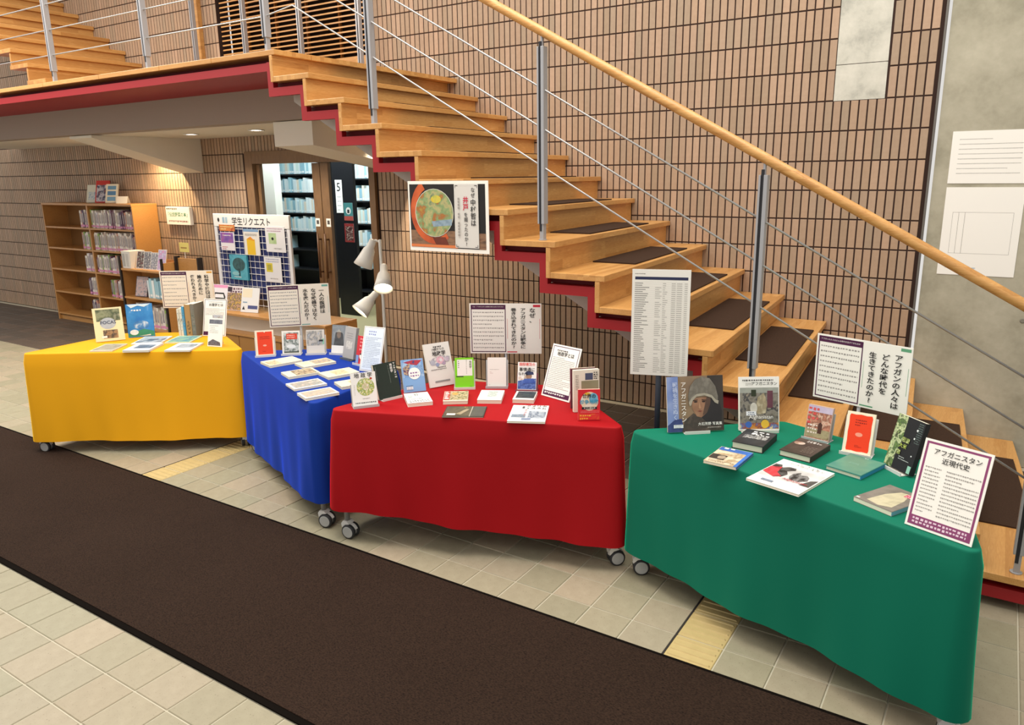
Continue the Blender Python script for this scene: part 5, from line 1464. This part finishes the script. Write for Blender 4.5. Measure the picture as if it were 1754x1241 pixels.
def low_bookcase():
    X0, X1, Y0, Y1 = -8.76, -7.94, 4.93, 5.19
    o = thing('low_bookcase', 'low wooden bookcase with dark ends beside the tall bookcase', 'bookcase', loc=(X0, Y0, 0))
    bx = lambda a, b, c, d, e, f: MB().box(a - X0, b - X0, c - Y0, d - Y0, e, f)
    DK = C_('#241a15', 0.6)
    for xx in (X0 - 0.02, X1):
        bx(xx, xx + 0.02, Y0 + 0.013, Y1, 0, 0.95).obj('side_panel', SW, o)
        bx(xx - 0.003, xx + 0.023, Y0 - 0.008, Y0 + 0.0125, 0, 1.0).obj('edge_strip', DK, o)
    for z in (0.855, 0.52, 0.16):
        bx(X0 + 0.0005, X1 - 0.0005, Y0, Y1 - 0.011, z - 0.024, z).obj('shelf_board', SW, o, bevel=0.002)
    bx(X0 + 0.0005, X1 - 0.0005, Y1 - 0.01, Y1, 0.0, 0.96).obj('back_panel', SW, o)
    GL_ = 'things on the low bookcase'
    # top shelf: file box and leaning magazines
    f = thing('file_box', 'white paper file box at the left of the low bookcase top', 'file box', loc=(-8.66, 5.02, 0.8555), group=GL_)
    MB().box(-0.085, 0.085, -0.07, 0.12, 0, 0.20).obj('case', C_('#dedad2', 0.6), f, bevel=0.002)
    MB().box(-0.07, -0.02, -0.0715, -0.0705, 0.02, 0.17).obj('spine_label', C_('#b4b0aa', 0.6), f)
    MB().box(0.0, 0.05, -0.0715, -0.0705, 0.02, 0.17).obj('spine_label', C_('#c4c0ba', 0.6), f)
    for lab, x, w, h, cov in (('black and white magazine leaning on the low bookcase, nearest the file box', -8.47, 0.11, 0.205, ['#d8d4cc', '#3c3a3c', '#8a4a4c']), ('grey magazine leaning in the middle of the low bookcase', -8.33, 0.11, 0.205, ['#e4e2e0', '#4a4c58', '#b8b8c0']),
                              ('white and grey magazine leaning right of the middle of the low bookcase', -8.19, 0.11, 0.20, ['#e8e6e6', '#6a6c7c', '#dcdce0']), ('pink and lilac magazine leaning at the right of the low bookcase', -8.05, 0.12, 0.24, ['#d8d4e4', '#a89cc4', '#e890b8'])):
        book(lab, w, h, 0.007, C_('#e4e0dc'), [('r', 0.04, 0.03, 0.96, 0.97, photo(cov, 40, 4))], (x, 4.99, 0.8555), 12, 15, group=GL_)
    # middle shelf
    for lab, x, w, h, cov in (('dark magazine with a crowd photo on the middle shelf of the low bookcase', -8.5, 0.20, 0.24, ['#4c3c44', '#a8a0a4', '#c8a8a0', '#5a6a8a']),):
        book(lab, w, h, 0.02, C_('#5a5054'), [('r', 0.04, 0.03, 0.96, 0.97, photo(cov, 26, 4))], (x, 4.98, 0.5205), 8, 14, group=GL_)
    row(-8.36, -8.05, 4.99, 0.52, 0.20, 0.235, 0.03, 0.05, 0.15, 'spines_pale', 'pale green and white volume on the middle shelf of the low bookcase', 'pale volumes on the low bookcase', 91)
    row(-8.7, -8.02, 4.99, 0.16, 0.20, 0.28, 0.03, 0.06, 0.15, 'spines_mixed', 'volume on the bottom shelf of the low bookcase behind the yellow table', 'bottom shelf of the low bookcase', 92)
    # wooden display rack beside it with a yellow card
    r = thing('display_rack', 'wooden panel rack with dark edges right of the low bookcase', 'rack', loc=(-7.745, 5.1, 0))
    MB().box(-0.13, 0.26, 0.0, 0.02, 0.0, 1.0).obj('panel', SW, r, bevel=0.002)
    MB().box(-0.155, -0.1305, -0.03, 0.03, 0.0, 1.02).obj('edge_strip', DK, r)
    MB().box(0.2605, 0.285, -0.03, 0.03, 0.0, 1.02).obj('edge_strip', DK, r)
    k = thing('price_card', 'small yellow card on a clear stem above the wooden panel rack', 'card', loc=(-7.74, 5.11, 1.0005))
    MB().tube([(0, 0, 0), (0, 0, 0.07)], 0.006, 8).obj('stem', 'acrylic', k)
    MB().box(-0.085, 0.085, -0.004, 0.0, 0.07, 0.175).obj('card', C_('#ecd97a', 0.6), k, bevel=0.001)
    MB().box(-0.06, 0.05, -0.005, -0.0042, 0.11, 0.125).obj('card_print', C_('#b08a4a', 0.6), k)


def wall_sign():
    o = thing('wall_sign', 'white box sign with green lettering on the tiled wall above the low bookcase', 'sign', loc=(-8.375, 5.538, 1.335))
    MB().box(-0.235, 0.235, -0.045, 0, 0, 0.212).obj('panel', C_('#efebe2', 0.6), o, bevel=0.003)
    text(o, '「伝統野菜の本」', 0.0, 0.145, 0.056, C_('#3f8a62', 0.6), y=-0.0455, bold=0.012)
    art(o, 0.47, 0.212, [('l', 0.05, 0.48, 0.93, 0.92, 1, 0.10, C_('#5a5450')), ('l', 0.10, 0.90, 0.24, 0.23, 1, 0.10, C_('#8a5450'))], y=-0.045, name='print')


def display_cabinet():
    X0, X1, Y0, Y1 = -7.30, -5.30, 4.86, 5.28
    o = thing('display_cabinet', 'low pale wooden display cabinet with drawers behind the blue table', 'cabinet', loc=(X0, Y0, 0))
    bx = lambda a, b, c, d, e, f: MB().box(a - X0, b - X0, c - Y0, d - Y0, e, f)
    PW = 'shelf_wood'
    bx(X0, X1, Y0, Y1, 0.478, 0.503).obj('top_board', PW, o, bevel=0.003)
    bx(X0, X0 + 0.022, Y0 + 0.01, Y1, 0, 0.4775).obj('side_panel', PW, o)
    bx(X1 - 0.022, X1, Y0 + 0.01, Y1, 0, 0.4775).obj('side_panel', PW, o)
    bx(X0 + 0.0225, X1 - 0.0225, Y0 + 0.12, Y0 + 0.14, 0.30, 0.4775).obj('back_panel', C_('#d9cfc0', 0.7), o)
    bx(X0 + 0.0225, X1 - 0.0225, Y0 + 0.005, Y1, 0.272, 0.298).obj('shelf_board', PW, o, bevel=0.002)
    n = 3
    w = (X1 - X0 - 0.05) / n
    for i in range(n):
        a = X0 + 0.025 + i * w
        d = bx(a + 0.004, a + w - 0.004, Y0 + 0.02, Y1 - 0.02, 0.05, 0.265).obj('drawer', C_('#a8793f', 0.5), o, bevel=0.003)
        MB().box(a + w / 2 - 0.06 - X0, a + w / 2 + 0.06 - X0, 0.008, 0.0195, 0.20, 0.215).obj('handle', BLACK, d)
    # the grid panel with recommended books
    g = thing('grid_display', 'white framed grid display board with book covers clipped on, beside the doors', 'display board', loc=(-6.555, 5.11, 0.5035))
    W, H = 1.19, 1.005
    FW = C_('#e6e6ea', 0.4)
    for nm, a, b, c, d in (('frame', -W / 2, -W / 2 + 0.045, 0.0, H - 0.135), ('frame', W / 2 - 0.045, W / 2, 0.0, H - 0.135)):
        MB().box(a, b, -0.012, 0.012, c, d).obj(nm, FW, g, bevel=0.003)
    MB().box(-W / 2, W / 2, -0.014, 0.012, H - 0.1345, H).obj('header', C_('#eeedea', 0.5), g, bevel=0.003)
    MB().box(-W / 2 + 0.046, W / 2 - 0.046, 0.006, 0.010, 0.12, H - 0.136).obj('backing', C_('#27336e', 0.6), g)
    mb = MB()
    x = -W / 2 + 0.09
    while x < W / 2 - 0.05:
        mb.tube([(x, -0.004, 0.02), (x, -0.004, H - 0.136)], 0.0028, 6)
        x += 0.074
    z = 0.06
    while z < H - 0.15:
        mb.tube([(-W / 2 + 0.046, -0.009, z), (W / 2 - 0.046, -0.009, z)], 0.0028, 6)
        z += 0.066
    mb.obj('wire_grid', FW, g, kind='stuff')
    text(g, '学生リクエスト', 0.02, H - 0.036, 0.088, INK, y=-0.0145, bold=0.012)
    art(g, W, H, [('e', 0.075, 0.935, 0.014, 0.022, INK), ('r', 0.13, 0.905, 0.16, 0.965, C_('#9ab8cc')), ('r', 0.17, 0.905, 0.20, 0.965, C_('#a8c4d4'))], y=-0.014, name='header_print')
    # things clipped to the grid, each its own
    YG = 5.11 - 0.0145

    def clip(lab, px0, py0, px1, py1, items, cover, t=0.006, cat='book', nm='clipped_book'):
        # fractions of the board: u from left, v from top
        u0, u1 = (px0 - 367) / 131, (px1 - 367) / 131
        z1, z2 = 1.508 - (py0 - 366) / 120 * 0.715, 1.508 - (py1 - 366) / 120 * 0.715
        w, h = (u1 - u0) * W, z1 - z2
        b = thing(nm, lab, cat, loc=(-6.555 - W / 2 + (u0 + u1) / 2 * W, YG - t, z2), group='covers clipped to the grid board')
        MB().box(-w / 2, w / 2, 0, t, 0, h).obj('cover', MT(cover), b)
        art(b, w, h, items)
    clip('orange banner at the top left of the grid board', 377, 385, 405, 396, [('l', 0.1, 0.9, 0.75, 0.4, 2, 0.2, C_('#f0e0a0'))], photo(['#c85a24', '#d88a3c', '#b03c24'], 20, 2), 0.003, 'banner', 'banner')
    clip('purple and white book clipped below the orange banner', 379, 398, 403, 430, [('r', 0.02, 0.42, 0.98, 0.98, photo(['#6a4a9c', '#8a5ab0', '#b0608c'], 12, 2)), ('l', 0.2, 0.8, 0.85, 0.8, 1, 0.06, TXTW), ('l', 0.1, 0.5, 0.2, 0.1, 2, 0.05, C_('#c84a6a'))], '#eeeaf0', 0.012)
    clip('white sheet with a yellow book clipped at the top centre of the grid board', 421, 391, 447, 436, [('r', 0.0, 0.90, 1.0, 1.0, C_('#7fa4cc')), ('r', 0.18, 0.02, 0.72, 0.62, C_('#ecc22c')), ('p', [(0.18, 0.62), (0.45, 0.72), (0.72, 0.55)], C_('#e89a2c')), ('l', 0.1, 0.9, 0.83, 0.78, 2, 0.03, GRYTXT)], '#ece8e2', 0.008, 'sheet', 'clipped_sheet')
    clip('white sheet with a pale green picture at the top right of the grid board', 458, 385, 490, 428, [('r', 0.16, 0.32, 0.55, 0.74, photo(['#a8c48c', '#c4d8a8'], 14, 2)), ('e', 0.36, 0.52, 0.06, 0.06, INK), ('l', 0.1, 0.9, 0.93, 0.84, 2, 0.035, C_('#b0789c')), ('l', 0.4, 0.8, 0.16, 0.15, 1, 0.04, GRYTXT)], '#e8e8ec', 0.003, 'sheet', 'clipped_sheet')
    clip('teal book with a large tree clipped at the lower left of the grid board', 393, 437, 424, 481, [('r', 0.01, 0.01, 0.99, 0.99, photo(['#3c98b0', '#58b0c4', '#2f86a0'], 7, 2)), ('e', 0.52, 0.62, 0.36, 0.27, photo(['#1f3c44', '#2c5458', '#3a6c70'], 26, 3)), ('r', 0.47, 0.15, 0.57, 0.45, C_('#24424a')), ('e', 0.3, 0.25, 0.2, 0.08, C_('#8cc4cc')), ('l', 0.2, 0.85, 0.13, 0.12, 1, 0.04, TXTW)], '#2f86a0', 0.02)
    clip('white sheet with a small yellow picture at the lower right of the grid board', 452, 437, 480, 480, [('r', 0.10, 0.40, 0.48, 0.76, C_('#d8c83c')), ('r', 0.18, 0.48, 0.4, 0.7, C_('#b0a848')), ('l', 0.1, 0.9, 0.93, 0.84, 2, 0.035, C_('#8a94c0')), ('l', 0.3, 0.75, 0.16, 0.15, 1, 0.04, GRYTXT)], '#e8e8ec', 0.003, 'sheet', 'clipped_sheet')
    # books standing on the cabinet in front of the board
    for lab, x, w, h, it, cov in (('white magazine with a pink band and a car drawing, on the display cabinet', -7.06, 0.245, 0.26, [('r', 0.02, 0.86, 0.98, 0.98, C_('#e89cc4')), ('p', [(0.15, 0.25), (0.15, 0.5), (0.25, 0.66), (0.75, 0.66), (0.85, 0.5), (0.85, 0.25)], INK), ('p', [(0.22, 0.45), (0.28, 0.6), (0.72, 0.6), (0.78, 0.45)], C_('#eceaee')), ('r', 0.3, 0.3, 0.7, 0.38, C_('#eceaee'))], '#ece8ee'),
                                  ('photo magazine of a crowd standing on the display cabinet', -6.80, 0.21, 0.26, [('r', 0.02, 0.02, 0.98, 0.72, photo(['#a86a4c', '#c8a484', '#6a5a4c', '#d8b45a', '#8a4a3c'], 30, 4)), ('l', 0.2, 0.95, 0.92, 0.8, 2, 0.08, C_('#6a4a5c')), ('r', 0.02, 0.76, 0.3, 0.95, C_('#3c2c3c'))], '#dcd4d8'),
                                  ('pale blue and white book with a small tree logo on the display cabinet', -6.55, 0.23, 0.26, [('r', 0.05, 0.6, 0.6, 0.95, C_('#ece2c8')), ('r', 0.40, 0.14, 0.95, 0.28, C_('#4c5488')), ('p', [(0.08, 0.1), (0.16, 0.25), (0.24, 0.1)], INK), ('r', 0.1, 0.38, 0.35, 0.42, C_('#7a9cb8'))], '#e6e8ea')):
        book(lab, w, h, 0.01, MT(cov), it, (x, 4.98, 0.5035), 10, 14, group='books on the display cabinet')


ORD = ('top', 'second', 'third', 'fourth', 'fifth', 'sixth', 'seventh')


def reading_room_shelves():
    DK = C_('#1b1c20', 0.5)
    for nm, lab, X0, X1, n0 in (('library_stack', 'dark steel library stack of pale books seen through the left glass door', -9.98, -8.80, 0), ('library_stack', 'narrow dark library stack of pale books seen through the right glass door', -8.24, -7.28, 1)):
        Y0, Y1 = 8.18, 8.46
        o = thing(nm, lab, 'bookshelf', loc=(X0, Y0, 0))
        zs = (2.22, 1.926, 1.647, 1.337, 1.053, 0.773, 0.465, 0.16) if n0 == 0 else (2.16, 1.85, 1.53, 1.20, 0.87, 0.54, 0.2)
        for x in (X0, X1 - 0.025):
            MB().box(x - X0, x + 0.025 - X0, 0, Y1 - Y0, 0, 2.3).obj('upright', DK, o)
        MB().box(0.026, X1 - X0 - 0.026, Y1 - Y0 - 0.008, Y1 - Y0, 0.1, 2.3).obj('back_panel', C_('#3a3f45', 0.6), o)
        for z in zs:
            MB().box(0.0255, X1 - X0 - 0.0255, 0.0, Y1 - Y0 - 0.0085, z - 0.02, z).obj('shelf_board', DK, o)
        side = 'left' if n0 == 0 else 'right'
        for j, z in enumerate(zs[1:-1]):
            if n0 == 0 and j > 3:
                a, b = X0 + 0.05, X0 + 0.35
            else:
                a, b = X0 + 0.03, X1 - 0.04
            row(a, b, Y0 + 0.02, z, 0.17, 0.235, 0.035, 0.06, 0.2, 'spines_pale', 'pale book on the %s shelf of the library stack behind the %s glass door' % (ORD[j], side), '%s shelf behind the %s door' % (ORD[j], side), 200 + 20 * n0 + j)
    e = thing('stack_end_panel', 'tall black end panel of a library stack behind the right glass door', 'end panel', loc=(-7.53, 7.40, 0))
    MB().box(-0.19, 0.19, 0, 0.05, 0, 2.35).obj('panel', C_('#17181b', 0.35), e, bevel=0.003)
    s_ = thing('number_sign', 'white strip sign with the number 5 on the black end panel', 'sign', loc=(-7.61, 7.399, 1.40))
    MB().box(-0.062, 0.062, -0.003, 0, 0, 0.435).obj('plate', PAPER, s_)
    text(s_, '5', 0.0, 0.415, 0.16, INK, y=-0.0036, bold=0.01)
    art(s_, 0.124, 0.435, [('l', 0.2, 0.8, 0.5, 0.1, 4, 0.03, GRYTXT)], y=-0.003, name='print')
    for lab, x, z, w, h, it in (('teal poster with a dark figure on the black end panel', -7.455, 1.30, 0.165, 0.235, [('r', 0, 0, 1, 1, C_('#3f7a78')), ('r', 0, 0, 1, 0.25, C_('#a84a40')), ('e', 0.5, 0.55, 0.28, 0.2, C_('#d8d4cc')), ('r', 0.38, 0.42, 0.62, 0.62, INK)]), ('red and black poster below the teal one on the black end panel', -7.46, 1.01, 0.175, 0.25, [('r', 0, 0, 1, 1, C_('#8a2c2a')), ('r', 0.12, 0.1, 0.88, 0.85, photo(['#1c1818', '#5a2c2a', '#c8b8a8'], 40, 3))])):
        q = thing('small_poster', lab, 'poster', loc=(x, 7.399, z), group='posters on the black end panel')
        MB().box(-w / 2, w / 2, -0.002, 0, 0, h).obj('sheet', PAPER, q)
        art(q, w, h, it, y=-0.002, name='print')


def floor_lamp():
    o = thing('floor_lamp', 'white floor lamp with three cone shades between the blue table and the doors', 'lamp', loc=(-4.02, 4.3, 0))
    WM = C_('#e8e4da', 0.35)
    MB().lathe([(0.13, 0), (0.13, 0.012), (0.03, 0.022)], 30).obj('base', WM, o, smooth=False)
    MB().tube([(0, 0, 0.02), (0, 0, 1.40)], 0.0125, 14).obj('pole', WM, o, smooth=True)
    for apex, mouth, en in (((-0.055, -0.02, 1.39), (-0.125, -0.07, 1.20), 0.0), ((0.045, -0.02, 1.20), (0.125, -0.125, 1.045), 6.0), ((-0.045, -0.03, 0.985), (-0.10, -0.16, 0.855), 6.0)):
        a, m = Vector(apex), Vector(mouth)
        d = (m - a)
        Lh = d.length
        T = Matrix.Translation(a) @ d.to_track_quat('Z', 'Y').to_matrix().to_4x4()
        prof = [(0.0, -0.012), (0.024, -0.010), (0.028, 0.0), (0.030, 0.05), (0.045, 0.075), (0.060, Lh * 0.72), (0.074, Lh)]
        inner = [(0.071, Lh), (0.057, Lh * 0.72), (0.042, 0.078), (0.0, 0.07)]
        sh = MB().lathe(prof + inner, 26, T).obj('shade', WM, o, smooth=True)
        MB().lathe([(0.0, 0.095), (0.02, 0.10), (0.044, 0.135), (0.05, 0.165), (0.04, 0.185), (0.0, 0.195)], 18, T).obj('bulb', 'glow_warm' if en else C_('#f0ece2', 0.2), sh, smooth=True)
        MB().tube([(0, 0, apex[2] - 0.01), (apex[0] * 0.6, apex[1] * 0.6, apex[2] + 0.005), tuple(a)], 0.008, 8).obj('arm', WM, o, smooth=True)
        if en:
            w = o.matrix_world
            base = Vector((-4.02, 4.3, 0))
            spot('lamp_beam', base + a + d * 0.62, base + m + d, en, (1, 0.82, 0.55), 130, 0.5, 0.03)


def wall_papers():
    for lab, z0_, z1_, it in (('upper white notice sheet on the concrete wall at the right edge', 1.785, 2.10, [('l', 0.1, 0.9, 0.85, 0.2, 8, 0.015, GRYTXT)]),
                              ('lower white notice sheet with drawn boxes on the concrete wall', 1.215, 1.762, [('f', 0.12, 0.25, 0.9, 0.72, 0.0015, GRYTXT), ('r', 0.2, 0.25, 0.204, 0.72, GRYTXT), ('r', 0.28, 0.25, 0.284, 0.72, GRYTXT), ('l', 0.1, 0.5, 0.09, 0.08, 1, 0.012, C_('#7f9cb4'))])):
        o = thing('notice_sheet', lab, 'notice', loc=(-0.12, WY - 0.0008, z0_), group='notices on the concrete wall')
        MB().box(-0.21, 0.21, -0.002, 0, 0, z1_ - z0_).obj('sheet', PAPER, o)
        art(o, 0.42, z1_ - z0_, it, y=-0.002, name='print')


bookcase()
low_bookcase()
wall_sign()
display_cabinet()
reading_room_shelves()
floor_lamp()
wall_papers()



def washer(label, loc, target, energy, col):
    o = thing('wall_washer', label, 'downlight', loc=loc, group='small warm spotlights by the brackets')
    MB().lathe([(0.022, 0.0), (0.026, 0.006), (0.026, 0.05), (0.0, 0.052)], 18).obj('housing', WHITE, o)
    MB().lathe([(0.0, -0.001), (0.021, -0.0005)], 18).obj('lens', 'glow_warm', o)
    spot('washer_beam', (loc[0], loc[1], loc[2] - 0.01), target, energy, col, 150, 0.8, 0.03)


washer('small warm spotlight tucked beside the left white bracket', (-8.42, 5.20, 2.255), (-8.35, 5.54, 1.3), 95, (1, 0.76, 0.45))
washer('small warm spotlight under the stairs beside the right white bracket', (-4.58, 5.05, 2.255), (-4.2, 5.54, 0.9), 125, (1, 0.84, 0.62))


# ================================================================ LETTERING
def build_texts():
    objs = []
    for t in TEXTS:
        cu = bpy.data.curves.new(t['name'], 'FONT')
        cu.body = t['body']
        cu.size = t['size']
        cu.align_x = t['align']
        cu.align_y = 'TOP'
        cu.resolution_u = 2
        cu.space_line = t['spacing']
        cu.offset = t['bold'] * t['size']
        o = bpy.data.objects.new(t['name'] + '_src', cu)
        COL.objects.link(o)
        objs.append(o)
    dg = bpy.context.evaluated_depsgraph_get()
    for t, o in zip(TEXTS, objs):
        me = bpy.data.meshes.new_from_object(o.evaluated_get(dg))
        me.materials.clear()
        me.materials.append(t['mat'])
        n = bpy.data.objects.new(t['name'], me)
        COL.objects.link(n)
        n.parent = t['parent']
        n.location = (t['x'], t['y'], t['z'])
        n.rotation_euler = (pi / 2, 0, 0)
        n.scale = (t['sx'], 1, 1)
    for o in objs:
        cu = o.data
        bpy.data.objects.remove(o)
        bpy.data.curves.remove(cu)


build_texts()
